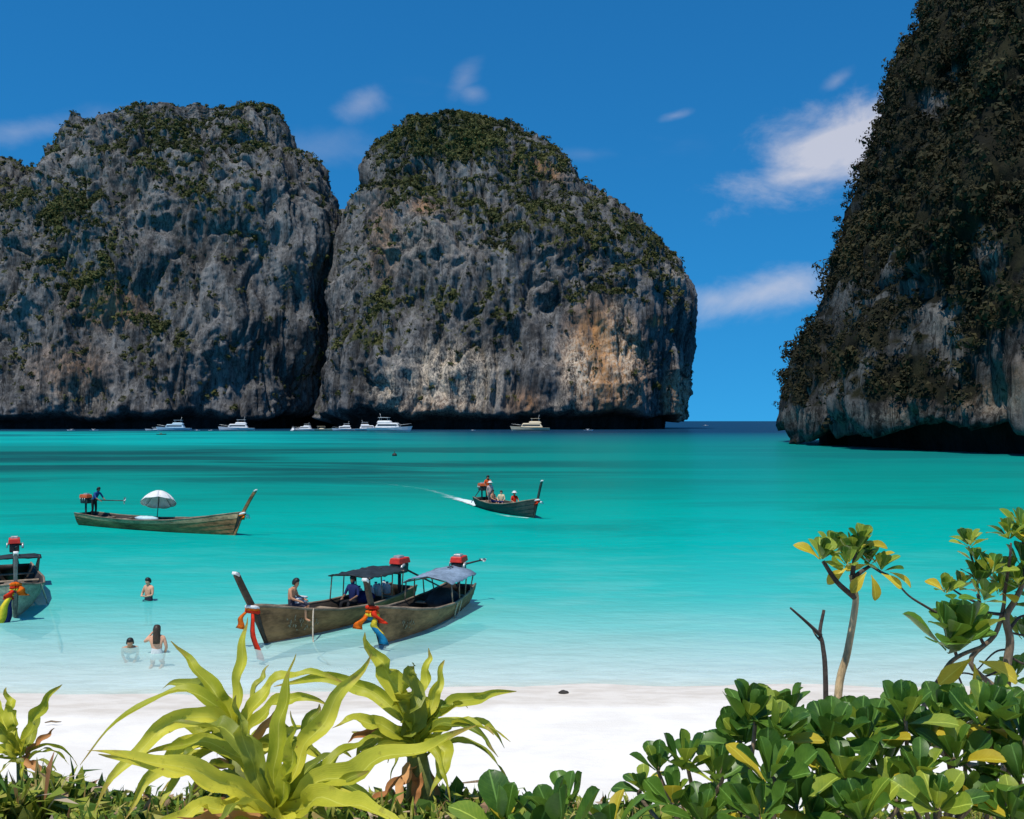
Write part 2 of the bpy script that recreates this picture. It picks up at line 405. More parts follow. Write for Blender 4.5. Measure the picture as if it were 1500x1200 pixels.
body = q.mix(q.m('MULTIPLY', fr3, .20), body, (.004, .22, .19))  # ripple shading farther out, painted in as darker water colour
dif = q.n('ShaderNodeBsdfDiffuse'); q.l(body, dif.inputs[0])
trn = q.n('ShaderNodeBsdfTransparent'); trn.inputs[0].default_value = (.88, .985, .985, 1)
alpha = q.ramp(D, [(0.0, .03), (dpos(1000), .20), (dpos(960), .50), (dpos(910), .68), (dpos(860), .82), (dpos(800), .93), (dpos(760), 1.0)])
mx1 = q.n('ShaderNodeMixShader'); q.l(alpha, mx1.inputs[0]); q.l(trn.outputs[0], mx1.inputs[1]); q.l(dif.outputs[0], mx1.inputs[2])
gl = q.n('ShaderNodeBsdfGlossy'); gl.inputs['Roughness'].default_value = .2; gl.inputs[0].default_value = (.8, .9, 1, 1)
fr = q.n('ShaderNodeFresnel'); fr.inputs['IOR'].default_value = 1.16
bp = q.n('ShaderNodeBump'); bp.inputs['Strength'].default_value = .8; bp.inputs['Distance'].default_value = .25
wv = q.m('ADD', q.m('MULTIPLY', q.noise(g_, 1.6, 4, .6, sc=(.55, 1, 1)), .6), q.m('MULTIPLY', q.noise(g_, .28, 3, .5, sc=(.5, 1, 1)), 1.6))
q.l(wv, bp.inputs['Height']); q.l(bp.outputs[0], gl.inputs['Normal']); q.l(bp.outputs[0], fr.inputs['Normal']); q.l(bp.outputs[0], dif.inputs['Normal'])
mx2 = q.n('ShaderNodeMixShader'); q.l(q.m('MINIMUM', q.m('MULTIPLY', fr.outputs[0], .32), .12), mx2.inputs[0]); q.l(mx1.outputs[0], mx2.inputs[1]); q.l(gl.outputs[0], mx2.inputs[2])
q.l(mx2.outputs[0], o_.inputs[0])
sea = link('sea', np_mesh('sea', wp, fc), wm); tag(sea, 'clear turquoise sea of the bay', None, None, 'structure')

# ------------------------------------------------------------------ cliffs
def ell(P, items):
    r = np.zeros(len(P))
    for (cx, cy, ax, ay, rot, gain) in items:
        c, s_ = math.cos(R(rot)), math.sin(R(rot)); dx, dy = P[:, 0] - cx, P[:, 1] - cy
        u, v = (dx * c - dy * s_) / ax, (dx * s_ + dy * c) / ay
        r = np.maximum(r, gain * np.clip(1.35 - np.sqrt(u * u + v * v), 0, 1))
    return r

def leaf_clumps(C, N, rad, K, size=.36, up=.35, tint=None):
    """K leaf-spray triangles spread through the volume of each crown -> verts, faces, tint"""
    n = len(C)
    u = RNG.normal(size=(n, K, 3)); u /= np.linalg.norm(u, axis=2, keepdims=True)
    u = u + N[:, None, :] * up; u[..., 2] += .25; u /= np.linalg.norm(u, axis=2, keepdims=True)
    rr = RNG.uniform(.45, 1.0, (n, K, 1)) * (1 + .35 * RNG.normal(size=(n, 1, 1)) * .5)
    c = C[:, None, :] + u * rr * rad[:, None, None] * np.array([1, 1, .8])
    a = RNG.normal(size=(n, K, 3)) + 0; a -= (a * u).sum(2, keepdims=True) * u * .7; a /= np.linalg.norm(a, axis=2, keepdims=True)
    b2 = np.cross(u, a) + RNG.normal(size=(n, K, 3)) * .35
    s = rad[:, None, None] * size * RNG.uniform(.6, 1.3, (n, K, 1))
    v = np.stack([c + a * s, c - a * s * .6 + b2 * s * .8, c - a * s * .6 - b2 * s * .8], 2).reshape(-1, 3)
    tt = np.repeat(np.clip(tint[:, None] + RNG.normal(size=(n, K)) * .14, 0, 1).ravel(), 3)
    return v, np.arange(len(v)).reshape(-1, 3), tt

def lobe(name, label, edges, d0, depth, mat, amp=1.0, veg=(), novegs=(), warm=(), pale=(), zn=8.0, notch=11.0, vegbase=0.0, cols=420, rows=300,
         sq=2.6, seed=0.0, crown=(.8, 3.0), tsz=.36, ncl=5000, K=22, vmat=None, vlabel='', unit=1.0, topveg=0.0, fine=1.0, front=.62, flute=1.0):
    """one massif: silhouette rows (photo y, left x, right x) at distance d0, closed round in plan with its own depth"""
    E = np.array(sorted(edges, key=lambda e_: -e_[0]), float)          # from the base up
    ez = H + (617 - E[:, 0]) * d0 / F; el = (E[:, 1] - 750) * d0 / F; er = (E[:, 2] - 750) * d0 / F
    zz = np.concatenate([np.linspace(-14, zn * unit * 1.5, 34), np.linspace(zn * unit * 1.5, ez[-1], rows)[1:]])
    xl, xr = np.interp(zz, ez, el), np.interp(zz, ez, er)
    k = np.ones(9) / 9; pad = lambda a: np.convolve(np.pad(a, 4, mode='edge'), k, 'valid')
    xl, xr = pad(xl), pad(xr)
    cx, a = (xl + xr) / 2, (xr - xl) / 2
    # more columns on the side that faces the bay
    nf = int(cols * .8); th = np.concatenate([np.linspace(math.pi * .97, math.pi * 2.03, nf), np.linspace(math.pi * 2.03, math.pi * 2.97, cols - nf + 2)[1:-1]])
    ct, st = np.cos(th), np.sin(th); rs = (np.abs(ct) ** sq + np.abs(st) ** sq) ** (-1 / sq)
    ux, uy = ct * rs, st * rs
    bd = depth * np.sqrt(np.clip(a / a.max(), .02, 1)) * np.sqrt(np.clip(1 - (np.maximum(zz, 0) / zz[-1]) ** 1.7, .004, 1))
    X = cx[:, None] + a[:, None] * ux[None, :]
    Y = d0 + bd[:, None] * uy[None, :] + np.maximum(0, zz[:, None]) * (1 - front) * .25
    Z = np.repeat(zz[:, None], len(th), 1)
    P = np.stack([X, Y, Z], -1)
    du = np.roll(P, -1, 1) - np.roll(P, 1, 1); dv = np.gradient(P, axis=0)
    N = np.cross(du, dv); N /= np.linalg.norm(N, axis=2, keepdims=True) + 1e-9
    Pf, Nf = P.reshape(-1, 3), N.reshape(-1, 3); zf = Pf[:, 2]
    Q = Pf / unit + seed; zn *= unit; notch *= unit
    wq = Q + 7 * np.stack([gnoise(Q / 34), gnoise(Q / 34 + 50), gnoise(Q / 60 + 90)], 1)
    big = fbm(Q / 85, 3); rid = ridged(wq / np.array([30, 30, 150]), 2); flu = ridged(wq / np.array([7.5, 7.5, 110]), 3)
    fin = fbm(Q / np.array([9, 9, 20]) * fine, 5, .68); crag = fbm(wq / np.array([15, 15, 75]), 4, .6)
    spal = np.tanh(5 * fbm(wq / np.array([30, 30, 75]) + 70, 3)) * .5                     # fallen slabs leave steps in the face
    crk = -np.exp(-(gnoise(wq / np.array([17, 17, 130]) + 200) / .05) ** 2)                # deep vertical joints
    ledge = np.tanh(6 * np.sin(zf / unit / 11.0 + 4.5 * gnoise(Q / 55 + 300)))             # bedding
    disp = unit * amp * (9 * big + 4.2 * (rid - .5) + 2.6 * flute * (flu - .7) + 2.4 * crag + 1.25 / fine ** .5 * fin + 4.2 * spal + 3.4 * crk + .5 * ledge)
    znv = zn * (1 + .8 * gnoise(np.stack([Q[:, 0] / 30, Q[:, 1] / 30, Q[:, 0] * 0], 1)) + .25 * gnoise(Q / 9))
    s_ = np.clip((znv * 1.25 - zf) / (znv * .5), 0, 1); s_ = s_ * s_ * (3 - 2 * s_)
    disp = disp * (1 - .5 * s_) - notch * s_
    # weathered notch teeth / stalactites just above the lip
    disp += 2.0 * amp * np.exp(-((zf - znv * 1.5) / (znv * .5)) ** 2) * ridged(Q / np.array([5, 5, 10]), 2)
    edge_t = np.clip((zz[-1] - zf) / (zz[-1] * .05), 0, 1)
    Pf = Pf + Nf * (disp * (.25 + .75 * edge_t))[:, None]
    P = Pf.reshape(P.shape)
    du = np.roll(P, -1, 1) - np.roll(P, 1, 1); dv = np.gradient(P, axis=0)
    N2 = np.cross(du, dv); N2 /= np.linalg.norm(N2, axis=2, keepdims=True) + 1e-9; N2 = N2.reshape(-1, 3)
    IMG = np.stack([750 + F * Pf[:, 0] / np.maximum(Pf[:, 1], 5), 617 - F * (Pf[:, 2] - H) / np.maximum(Pf[:, 1], 5)], 1)
    slope = np.clip(N2[:, 2], -1, 1)
    nse = fbm(Q / 26, 4, .6); ns2 = fbm(Q / 8 + 40, 3, .6)
    top = np.clip((zf / zz[-1] - .72) / .28, 0, 1) * topveg
    vg = vegbase + ell(IMG, veg) + top + np.clip((slope - .33) * 1.7, -.25, .6) + .42 * nse + .2 * ns2
    vg -= ell(IMG, novegs) * 1.4
    vg = np.clip(vg, 0, 1) * np.clip((zf - znv * 1.7) / 3, 0, 1)
    nr, nc = len(zz), len(th)
    jj = np.arange(nc); base = np.arange(nr - 1)[:, None] * nc
    fc_ = np.stack([base + jj, base + (jj + 1) % nc, base + nc + (jj + 1) % nc, base + nc + jj], -1).reshape(-1, 4)
    me = np_mesh(name, Pf, fc_, True, {'veg': vg, 'notch_shade': s_, 'warm': ell(IMG, warm), 'pale': ell(IMG, pale)})
    # close the summit
    import bmesh
    bm = bmesh.new(); bm.from_mesh(me); bm.verts.ensure_lookup_table()
    bm.faces.new([bm.verts[(nr - 1) * nc + j] for j in range(nc)]); bm.to_mesh(me); bm.free()
    o = link(name, me, mat); tag(o, label, None, None, 'structure')
    # woods and scrub clinging to the ledges
    facing = (N2[:, 1] < .45)
    prob = np.where(facing, np.clip((vg - .38) * 2.0, 0, 1) ** 1.2 + .02 * (zf > znv * 1.8), 0); prob[(nr - 1) * nc:] *= .2
    area = np.linalg.norm(np.cross(du, dv), axis=2).ravel(); prob = prob * area; prob /= prob.sum()
    idx = RNG.choice(len(Pf), ncl, p=prob)
    rad = unit * (crown[0] + (crown[1] - crown[0]) * RNG.random(ncl) ** 2.2)
    C = Pf[idx] + N2[idx] * (rad * .22)[:, None] + RNG.normal(size=(ncl, 3)) * .8
    ti = np.clip(.42 + .55 * nse[idx] + .25 * RNG.normal(size=ncl) * .6 + ell(IMG[idx], GOLD), 0, 1)
    v_, f_, t_ = leaf_clumps(C, N2[idx], rad, K, size=tsz, tint=ti)
    vo = link('cliff_scrub', np_mesh('cliff_scrub', v_, f_, False, {'tint': t_}), vmat); tag(vo, vlabel, None, None, 'stuff')
    return o

GOLD = [(160, 445, 50, 35, 0, .55), (120, 400, 40, 40, 0, .3), (330, 320, 60, 22, -25, .30), (745, 215, 55, 25, -10, .45), (610, 440, 80, 30, 5, .35), (540, 480, 40, 40, 0, .3), (620, 290, 30, 14, 0, .4)]
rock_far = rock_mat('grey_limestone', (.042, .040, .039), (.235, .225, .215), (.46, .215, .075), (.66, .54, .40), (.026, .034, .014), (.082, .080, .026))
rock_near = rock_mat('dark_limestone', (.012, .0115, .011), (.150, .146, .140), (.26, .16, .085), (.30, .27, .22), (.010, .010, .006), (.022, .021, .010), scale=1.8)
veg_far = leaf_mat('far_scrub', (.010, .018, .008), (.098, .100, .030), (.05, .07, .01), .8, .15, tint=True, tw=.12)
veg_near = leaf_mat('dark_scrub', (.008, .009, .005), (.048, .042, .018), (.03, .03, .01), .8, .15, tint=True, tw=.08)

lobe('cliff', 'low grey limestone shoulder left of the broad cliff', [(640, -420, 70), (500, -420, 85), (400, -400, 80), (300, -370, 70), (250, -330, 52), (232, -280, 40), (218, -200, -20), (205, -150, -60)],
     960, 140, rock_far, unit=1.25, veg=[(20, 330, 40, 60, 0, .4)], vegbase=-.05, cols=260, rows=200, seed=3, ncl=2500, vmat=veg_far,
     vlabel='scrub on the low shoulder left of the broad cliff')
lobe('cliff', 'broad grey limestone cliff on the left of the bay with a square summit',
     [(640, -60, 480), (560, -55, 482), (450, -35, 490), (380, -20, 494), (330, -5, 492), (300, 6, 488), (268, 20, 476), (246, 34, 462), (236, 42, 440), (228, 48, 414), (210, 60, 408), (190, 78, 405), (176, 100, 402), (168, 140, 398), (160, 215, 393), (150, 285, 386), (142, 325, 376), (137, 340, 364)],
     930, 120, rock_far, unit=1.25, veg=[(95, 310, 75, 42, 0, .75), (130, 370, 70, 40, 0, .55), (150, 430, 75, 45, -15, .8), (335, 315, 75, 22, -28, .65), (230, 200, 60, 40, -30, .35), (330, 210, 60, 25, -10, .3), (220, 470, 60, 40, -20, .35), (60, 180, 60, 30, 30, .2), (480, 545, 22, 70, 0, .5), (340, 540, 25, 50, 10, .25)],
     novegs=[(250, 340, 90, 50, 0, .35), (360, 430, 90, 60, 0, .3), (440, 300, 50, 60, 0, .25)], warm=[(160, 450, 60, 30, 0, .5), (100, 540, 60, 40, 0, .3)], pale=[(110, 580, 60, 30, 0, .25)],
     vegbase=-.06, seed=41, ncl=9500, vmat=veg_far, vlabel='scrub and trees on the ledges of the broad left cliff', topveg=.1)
lobe('cliff', 'thin grey rock fin in the gap between the two big cliffs', [(640, 440, 540), (450, 460, 530), (350, 470, 524), (340, 480, 518), (322, 486, 511), (308, 490, 503), (300, 494, 499)],
     1040, 40, rock_far, unit=1.25, amp=.5, vegbase=.1, cols=140, rows=140, seed=9, ncl=400, vmat=veg_far, vlabel='scrub on the rock fin between the big cliffs')
lobe('cliff', 'rounded limestone dome cliff with wooded top in the middle of the bay',
     [(640, 478, 979), (610, 482, 987), (560, 486, 999), (520, 490, 1005), (470, 496, 1007), (430, 500, 999), (400, 503, 983), (370, 508, 963), (345, 513, 942), (328, 516, 912), (310, 519, 882), (290, 523, 853), (270, 527, 837), (245, 530, 830), (222, 541, 805), (200, 555, 782), (182, 572, 752), (168, 594, 722), (158, 620, 692), (151, 645, 672)],
     915, 150, rock_far, unit=1.25, veg=[(650, 205, 130, 55, 0, .8), (600, 260, 85, 40, 15, .6), (760, 250, 80, 50, -40, .6), (735, 340, 70, 34, -25, .7), (860, 350, 60, 50, -40, .55), (930, 350, 60, 30, -30, .6), (890, 400, 40, 50, 0, .4), (660, 430, 130, 24, 0, .55), (545, 475, 45, 45, 40, .65), (745, 470, 40, 40, 40, .5), (840, 430, 35, 20, 0, .5), (960, 420, 40, 40, 0, .35)],
     novegs=[(630, 365, 70, 45, 0, .5), (790, 385, 40, 35, 0, .3), (620, 560, 90, 50, 0, .7), (880, 540, 110, 60, 0, .6), (790, 470, 40, 40, 0, .4)],
     warm=[(885, 530, 55, 80, 10, 1.4), (960, 470, 14, 9, 0, 1.0), (790, 245, 40, 13, -25, .8), (990, 585, 20, 45, 0, .9), (560, 350, 22, 70, 0, .3), (620, 300, 26, 14, 0, .6), (770, 590, 30, 20, 0, .5), (640, 600, 60, 25, 0, .4)],
     pale=[(655, 560, 75, 55, 0, 1.2), (575, 575, 30, 40, 0, .8), (850, 545, 30, 55, 15, 1.2), (910, 520, 30, 70, 5, 1.0), (995, 580, 18, 50, 0, .8), (985, 410, 14, 14, 0, .9), (835, 600, 40, 18, 0, .5), (620, 350, 60, 40, 0, .2)],
     vegbase=-.06, seed=77, ncl=12000, vmat=veg_far, vlabel='scrub and trees on the dome cliff', topveg=.35)

def right_cliff():
    # stands nearer; its wall runs along the bay's right side
    d0 = 262
    zs = [(-14, 85), (0, 85), (8, 80), (25, 82.5), (36, 88), (50, 95), (62, 101), (72, 104), (80, 104.5), (95, 106), (104, 107), (110, 110), (122, 115), (128, 120), (135, 123), (150, 131), (180, 150), (200, 172)]
    edges = []
    for z, xlm in zs:
        edges.append((617 - (z - H) * F / d0, 750 + xlm * F / d0, 750 + (330 - max(0, z) * .45) * F / d0))
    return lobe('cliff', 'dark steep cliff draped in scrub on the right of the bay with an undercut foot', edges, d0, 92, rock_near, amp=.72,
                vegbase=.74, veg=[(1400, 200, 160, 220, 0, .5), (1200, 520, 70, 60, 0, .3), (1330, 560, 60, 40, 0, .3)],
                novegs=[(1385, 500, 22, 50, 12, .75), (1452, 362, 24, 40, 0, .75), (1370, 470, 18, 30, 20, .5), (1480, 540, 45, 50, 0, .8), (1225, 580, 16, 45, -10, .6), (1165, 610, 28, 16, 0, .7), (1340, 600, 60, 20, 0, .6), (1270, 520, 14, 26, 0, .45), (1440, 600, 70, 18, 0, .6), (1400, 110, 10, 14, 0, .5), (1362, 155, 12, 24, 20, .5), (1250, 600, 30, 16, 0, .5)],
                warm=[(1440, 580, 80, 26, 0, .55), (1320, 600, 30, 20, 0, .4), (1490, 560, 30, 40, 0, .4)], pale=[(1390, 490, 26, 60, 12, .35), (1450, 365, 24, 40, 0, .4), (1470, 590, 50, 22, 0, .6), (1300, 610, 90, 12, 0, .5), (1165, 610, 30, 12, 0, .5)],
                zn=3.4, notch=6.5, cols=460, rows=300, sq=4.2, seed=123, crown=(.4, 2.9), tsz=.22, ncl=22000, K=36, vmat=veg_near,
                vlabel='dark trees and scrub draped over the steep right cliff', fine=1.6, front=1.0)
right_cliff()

# ------------------------------------------------------------------ longtail boats
wood_hull = pmat('weathered_hull_wood', (.27, .140, .062), .75, .25, .45, 2.2, .3, stretch=(.25, 1, 1))
wood_green = pmat('grey_green_hull_paint', (.30, .31, .22), .7, .3, .4, 2.5, .25, stretch=(.3, 1, 1))
wood_dark = pmat('dark_wet_wood', (.035, .027, .021), .6, .35, .4, 4, .3, stretch=(.3, 1, 1))
wood_stem = pmat('dark_stem_wood', (.085, .048, .028), .7, .3, .4, 4, .3, stretch=(.3, 1, 1))
wood_pale = pmat('bleached_plank', (.33, .25, .17), .8, .2, .35, 4, .3, stretch=(.2, 1, 1))
wood_rail = pmat('worn_rail_wood', (.24, .18, .125), .75, .25, .4, 5, .3, stretch=(.2, 1, 1))
cloth_red = pmat('red_cloth', (.62, .035, .012), .85, .1, .2, 5, .1)
cloth_orange = pmat('orange_cloth', (.72, .14, .01), .85, .1, .25, 5, .1)
cloth_yellow = pmat('yellow_cloth', (.72, .55, .04), .85, .1, .2, 5, .1)
cloth_blue = pmat('blue_cloth', (.012, .19, .36), .85, .1, .2, 5, .1)
cloth_navy = pmat('navy_cloth', (.02, .03, .11), .85, .1, .2, 5, .1)
cloth_white = pmat('white_cloth', (.74, .73, .70), .85, .1, .1, 4, .08)
cloth_pink = pmat('pale_pink_cloth', (.62, .42, .40), .85, .1, .2, 4, .08)
tarp_dark = pmat('dark_tarpaulin', (.022, .030, .034), .7, .3, .3, 3, .2)
tarp_blue = pmat('faded_blue_tarpaulin', (.22, .29, .37), .7, .25, .25, 2.0, .25)
metal_dark = pmat('oily_engine_metal', (.04, .04, .042), .5, .5, .4, 8, .2, metal=.4)
metal_pale = pmat('galvanised_steel', (.50, .50, .48), .4, .5, .25, 8, .1, metal=.5)
paint_red = pmat('red_engine_paint', (.60, .030, .012), .45, .5, .2, 6, .05)
paint_orange = pmat('orange_engine_paint', (.62, .10, .015), .45, .5, .2, 6, .05)
paint_white = pmat('off_white_paint', (.70, .69, .66), .5, .4, .12, 4, .05)
rope_m = pmat('pale_rope', (.46, .41, .32), .9, .1, .3, 20, .2)
letter_m = pmat('faded_white_lettering', (.30, .25, .175), .8, .2, .45, 14, .1)

def interp(t_, tab): return float(np.interp(t_, [a for a, _ in tab], [b_ for _, b_ in tab]))

class Boat:
    def __init__(s, bow, stern, label, hull=wood_hull, beam=.86, zs=1.0, stem=(1.0, 2.05), canopy=None, engine=paint_red, shaft='aft', ribbons=(), seats=5, lettering=None, stempaint=None, lift=.66, toprail=None):
        s.L = (bow - stern).length; s.rz = math.atan2(bow.y - stern.y, bow.x - stern.x)
        mid = (bow + stern) / 2; s.o = empty('longtail_boat', (mid.x, mid.y, 0), s.rz, label, 'boat', 'wooden longtail boats in the bay')
        s.M = Matrix.Translation(s.o.location) @ Matrix.Rotation(s.rz, 4, 'Z')
        L, o = s.L, s.o; x0 = -L / 2; s.x0 = x0
        BW = [(0, .62), (.15, .78), (.4, 1.0), (.62, .96), (.78, .74), (.9, .40), (.97, .14), (1, .05)]
        ZG = [(0, .66), (.2, .54), (.45, .52), (.65, .62), (.8, .80), (.92, 1.02), (1, 1.16)]
        ZK = [(0, -.12), (.25, -.26), (.7, -.28), (.9, -.18), (1, -.05)]
        def P(u, v, off=0.0):
            zk, zg = interp(u, ZK), interp(u, ZG) * zs
            y = beam * interp(u, BW) * (v ** .5) + off
            return Vector((x0 + (L - .1) * u + .62 * u ** 5 * v, y, zk + (zg - zk) * v ** 1.35))
        s.P = P; s.ZG = lambda u: interp(u, ZG) * zs
        nu = 26; us = [i / nu for i in range(nu + 1)]; vs_ = [0.0005, .04, .14, .28, .46, .64, .82, 1.0]
        # shell with thickness
        m = MB(); rings = []
        for u in us:
            out = [P(u, v) for v in vs_]; inn = [P(u, v, -.045) for v in vs_[1:]]
            inn = [Vector((p.x, max(p.y, .004), p.z + (.05 if k < 2 else 0))) for k, p in enumerate(inn)]
            half = out + inn[::-1]
            left = [Vector((p.x, -p.y, p.z)) for p in out[1:]]; lin = [Vector((p.x, -p.y, p.z)) for p in inn]
            # outer right gunwale .. keel .. outer left gunwale, then the inner side back
            rings.append(list(reversed(out)) + left + list(reversed(lin)) + inn)
        m.loft(rings, caps=False)
        n = len(rings[0])
        k = len(vs_); m.f.append(tuple(range(0, 2 * k - 1)))                      # transom
        hullo = m.build('hull', wood_dark, o)
        # strakes: each plank a strip standing proud of the shell, lapped at its lower edge
        bands = [(.10, .26), (.26, .45), (.45, .64), (.64, .83), (.83, .985)]
        for sy in (1, -1):
            for (va, vb) in bands:
                mm = MB(); rr = []
                for u in us[:-1] + [.985]:
                    a, b_ = P(u, va, .030), P(u, vb, .014); a2, b2 = P(u, va, .002), P(u, vb, -.004)
                    ring = [a, b_, b2, a2]
                    if sy < 0: ring = [Vector((p.x, -p.y, p.z)) for p in ring][::-1]
                    rr.append(ring)
                mm.loft(rr, True).build('plank', (toprail or hull) if va > .8 else hull, hullo, smooth=False)
            g = [P(u, 1.0, -.01) + Vector((0, 0, .02)) for u in us]
            g = [Vector((p.x, p.y * sy, p.z)) for p in g]
            MB().tube(g, [.042] * len(g), 6).build('gunwale', wood_rail, hullo)
        # floor boards
        for k_ in range(3):
            yb = (k_ - 1) * .36; mm = MB()
            pts = [Vector((x0 + L * u, yb * interp(u, BW) * 1.0, .02 + .05 * (u > .8))) for u in (.04, .3, .55, .8)]
            rr = [[p + Vector((0, .16 * interp((p.x - x0) / L, BW), 0)), p + Vector((0, -.16 * interp((p.x - x0) / L, BW), 0)), p + Vector((0, -.16 * interp((p.x - x0) / L, BW), -.03)), p + Vector((0, .16 * interp((p.x - x0) / L, BW), -.03))] for p in pts]
            mm.loft(rr, True).build('floor_board', wood_pale, o, smooth=False)
        # seats across
        for k_ in range(seats):
            u = .16 + .56 * k_ / max(1, seats - 1); zz_ = s.ZG(u) - .12; yw = P(u, .8).y - .02
            MB().box((x0 + L * u, 0, zz_), (.24, 2 * yw, .04)).build('seat', wood_pale, o, smooth=False)
        # fore deck
        mm = MB(); rr = []
        for u in (.80, .84, .88, .92, .955, .98):
            p = P(u, .9, -.05); z = p.z + .01
            rr.append([Vector((p.x, p.y, z)), Vector((p.x, -p.y, z)), Vector((p.x, -p.y, z - .03)), Vector((p.x, p.y, z - .03))])
        mm.loft(rr, True).build('foredeck', wood_pale, o, smooth=False)
        # stem post rising from the keel
        xb = x0 + L - .1
        path = spl([(xb - .12, 0, -.12), (xb + .14, 0, .35), (xb + .55, 0, 1.02 * zs), (xb + .55 + .45 * stem[0], 0, 1.02 * zs + (stem[1] - 1.02) * .55), (xb + .55 + .8 * stem[0], 0, stem[1])], 5)
        rr = []
        for i, p in enumerate(path):
            t_ = i / (len(path) - 1); tg = (path[min(i + 1, len(path) - 1)] - path[max(i - 1, 0)]).normalized(); nn = Vector((-tg.z, 0, tg.x))
            a = .115 - .04 * t_; b_ = .05 + .015 * t_
            rr.append([p + nn * a + Vector((0, b_, 0)), p + nn * a * .9 - Vector((0, b_, 0)), p - nn * a - Vector((0, b_ * .7, 0)), p - nn * a + Vector((0, b_ * .7, 0))])
        stem_o = MB().loft(rr, True).build('stem_post', stempaint or hull, o, smooth=False)
        MB().box(path[-1] + Vector((0, 0, .0)), (.19, .15, .08), rot=Quaternion((0, 1, 0), -.5)).build('stem_cap', paint_white, stem_o)
        s.tie = Vector((xb + .60, 0, 1.10 * zs)); s.top = path[-1]
        # garland and ribbons
        for i, (mat, dz, ln, sw) in enumerate(ribbons):
            c = s.tie + Vector((.12 * dz, 0, dz))
            mm = MB(); ring = []
            for k_ in range(10):
                a = 2 * math.pi * k_ / 9; ring.append(c + Vector((.19 * math.cos(a), .14 * math.sin(a), .05 * math.cos(a))))
            mm.tube(ring, [.048 + .022 * random.random() for _ in ring], 6).build('garland', mat, o)
            if ln:
                y0 = sw * .35; mm = MB(); rr = []
                st = c + Vector((.16, .10 * (1 if sw > 0 else -1), -.03))
                for k_ in range(9):
                    t_ = k_ / 8; p = st + Vector((.10 * t_ + .05 * math.sin(5 * t_), y0 * t_ + .04 * math.sin(7 * t_ + i), -ln * t_))
                    wd = .07 + .10 * t_; dr = Vector((.15, 1, .1 * math.sin(6 * t_))).normalized()
                    rr.append([p + dr * wd, p + Vector((.012, -.008, .01)), p - dr * wd, p - Vector((.012, -.008, .01))])
                mm.loft(rr, True).build('ribbon', mat, o)
        # canopy
        if canopy:
            (ua, ub, zc, mat, arch, wdt) = canopy
            mm = MB(); rr = []
            for k_ in range(13):
                u = ua + (ub - ua) * k_ / 12; x = x0 + L * u; up, dn = [], []
                for j in range(9):
                    q_ = -1 + j / 4; sag = .035 * math.sin(k_ * 1.57) ** 2
                    z = zc + arch * (1 - q_ * q_) - sag + .02 * math.sin(j * 2.1 + k_)
                    up.append(Vector((x, q_ * wdt, z))); dn.append(Vector((x, q_ * wdt, z - .025)))
                rr.append(up + dn[::-1])
            can = mm.loft(rr, True).build('canopy', mat, o)
            for k_ in range(4):
                u = ua + .02 + (ub - ua - .04) * k_ / 3
                for sy in (1, -1):
                    yb = P(u, .95).y * sy; MB().tube([(x0 + L * u, yb, s.ZG(u) - .05), (x0 + L * u, wdt * .93 * sy, zc + .0)], .022, 6).build('canopy_post', wood_rail, o)
                MB().tube([(x0 + L * u, -wdt * .97, zc - .03), (x0 + L * u, 0, zc + arch - .05), (x0 + L * u, wdt * .97, zc - .03)], .02, 5).build('canopy_bow', wood_rail, can)
        # engine on its swivel post, long propeller shaft
        if engine:
            ex = x0 + .28; ez = s.ZG(0) + lift
            eng = MB().box((ex, 0, ez), (.62, .36, .34)).build('engine_block', metal_dark, o, smooth=False)
            mm = MB(); mm.tube([(ex, 0, .1), (ex, 0, ez - .15)], .06, 8); mm.build('swivel_post', metal_dark, o)
            mm = MB(); mm.box((ex - .02, 0, ez + .27), (.72, .44, .20), taper=.9, bev=.02).build('engine_cover', engine, eng, smooth=False)
            MB().box((ex + .05, 0, ez + .40), (.30, .26, .10), bev=.015).build('air_filter', metal_pale, eng, smooth=False)
            mm = MB(); mm.tube([(ex + .1, .20, ez + .1), (ex + .16, .30, ez + .16), (ex + .3, .30, ez + .12), (ex + .36, .3, ez + .0)], .045, 6).build('exhaust_pipe', metal_pale, eng)
            MB().ball((ex - .34, 0, ez + .08), (.09, .15, .15), 10, 6).build('flywheel', metal_pale, eng)
            for j in range(3): MB().tube([(ex - .2 + .2 * j, -.2, ez + .12), (ex - .2 + .2 * j, -.26, ez + .16), (ex - .2 + .2 * j, -.27, ez + .02)], .028, 6).build('manifold_pipe', metal_pale, eng)
            if shaft == 'aft': a, b_ = Vector((ex - .3, 0, ez - .05)), Vector((ex - 3.6, .3, -.22))
            elif shaft == 'inboard': a, b_ = Vector((ex + .3, 0, ez + .05)), Vector((ex + 3.3, .1, ez + .10))
            else: a, b_ = Vector((ex - .2, .2, ez + .08)), Vector((ex - .75, .62, ez + .16))
            MB().tube([a, (a + b_) / 2, b_], [.04, .032, .028], 7).build('propeller_shaft', metal_dark, o)
            mm = MB(); ax = (b_ - a).normalized(); e1 = ax.orthogonal().normalized(); e2 = ax.cross(e1)
            mm.tube([b_ - ax * .05, b_ + ax * .08], [.05, .03], 8)
            for j in range(2):
                an = math.pi * j + .6; dr = e1 * math.cos(an) + e2 * math.sin(an); sd = ax.cross(dr)
                c = [b_ + dr * .03 - sd * .03, b_ + dr * .1 - sd * .07 + ax * .02, b_ + dr * .2 - sd * .04 + ax * .03, b_ + dr * .21 + sd * .03, b_ + dr * .1 + sd * .06 - ax * .02, b_ + dr * .03 + sd * .03]
                mm.add(c + [p + ax * .012 for p in c], [tuple(range(6)), tuple(range(11, 5, -1))] + [(i, (i + 1) % 6, 6 + (i + 1) % 6, 6 + i) for i in range(6)])
            mm.build('propeller', metal_pale, o)
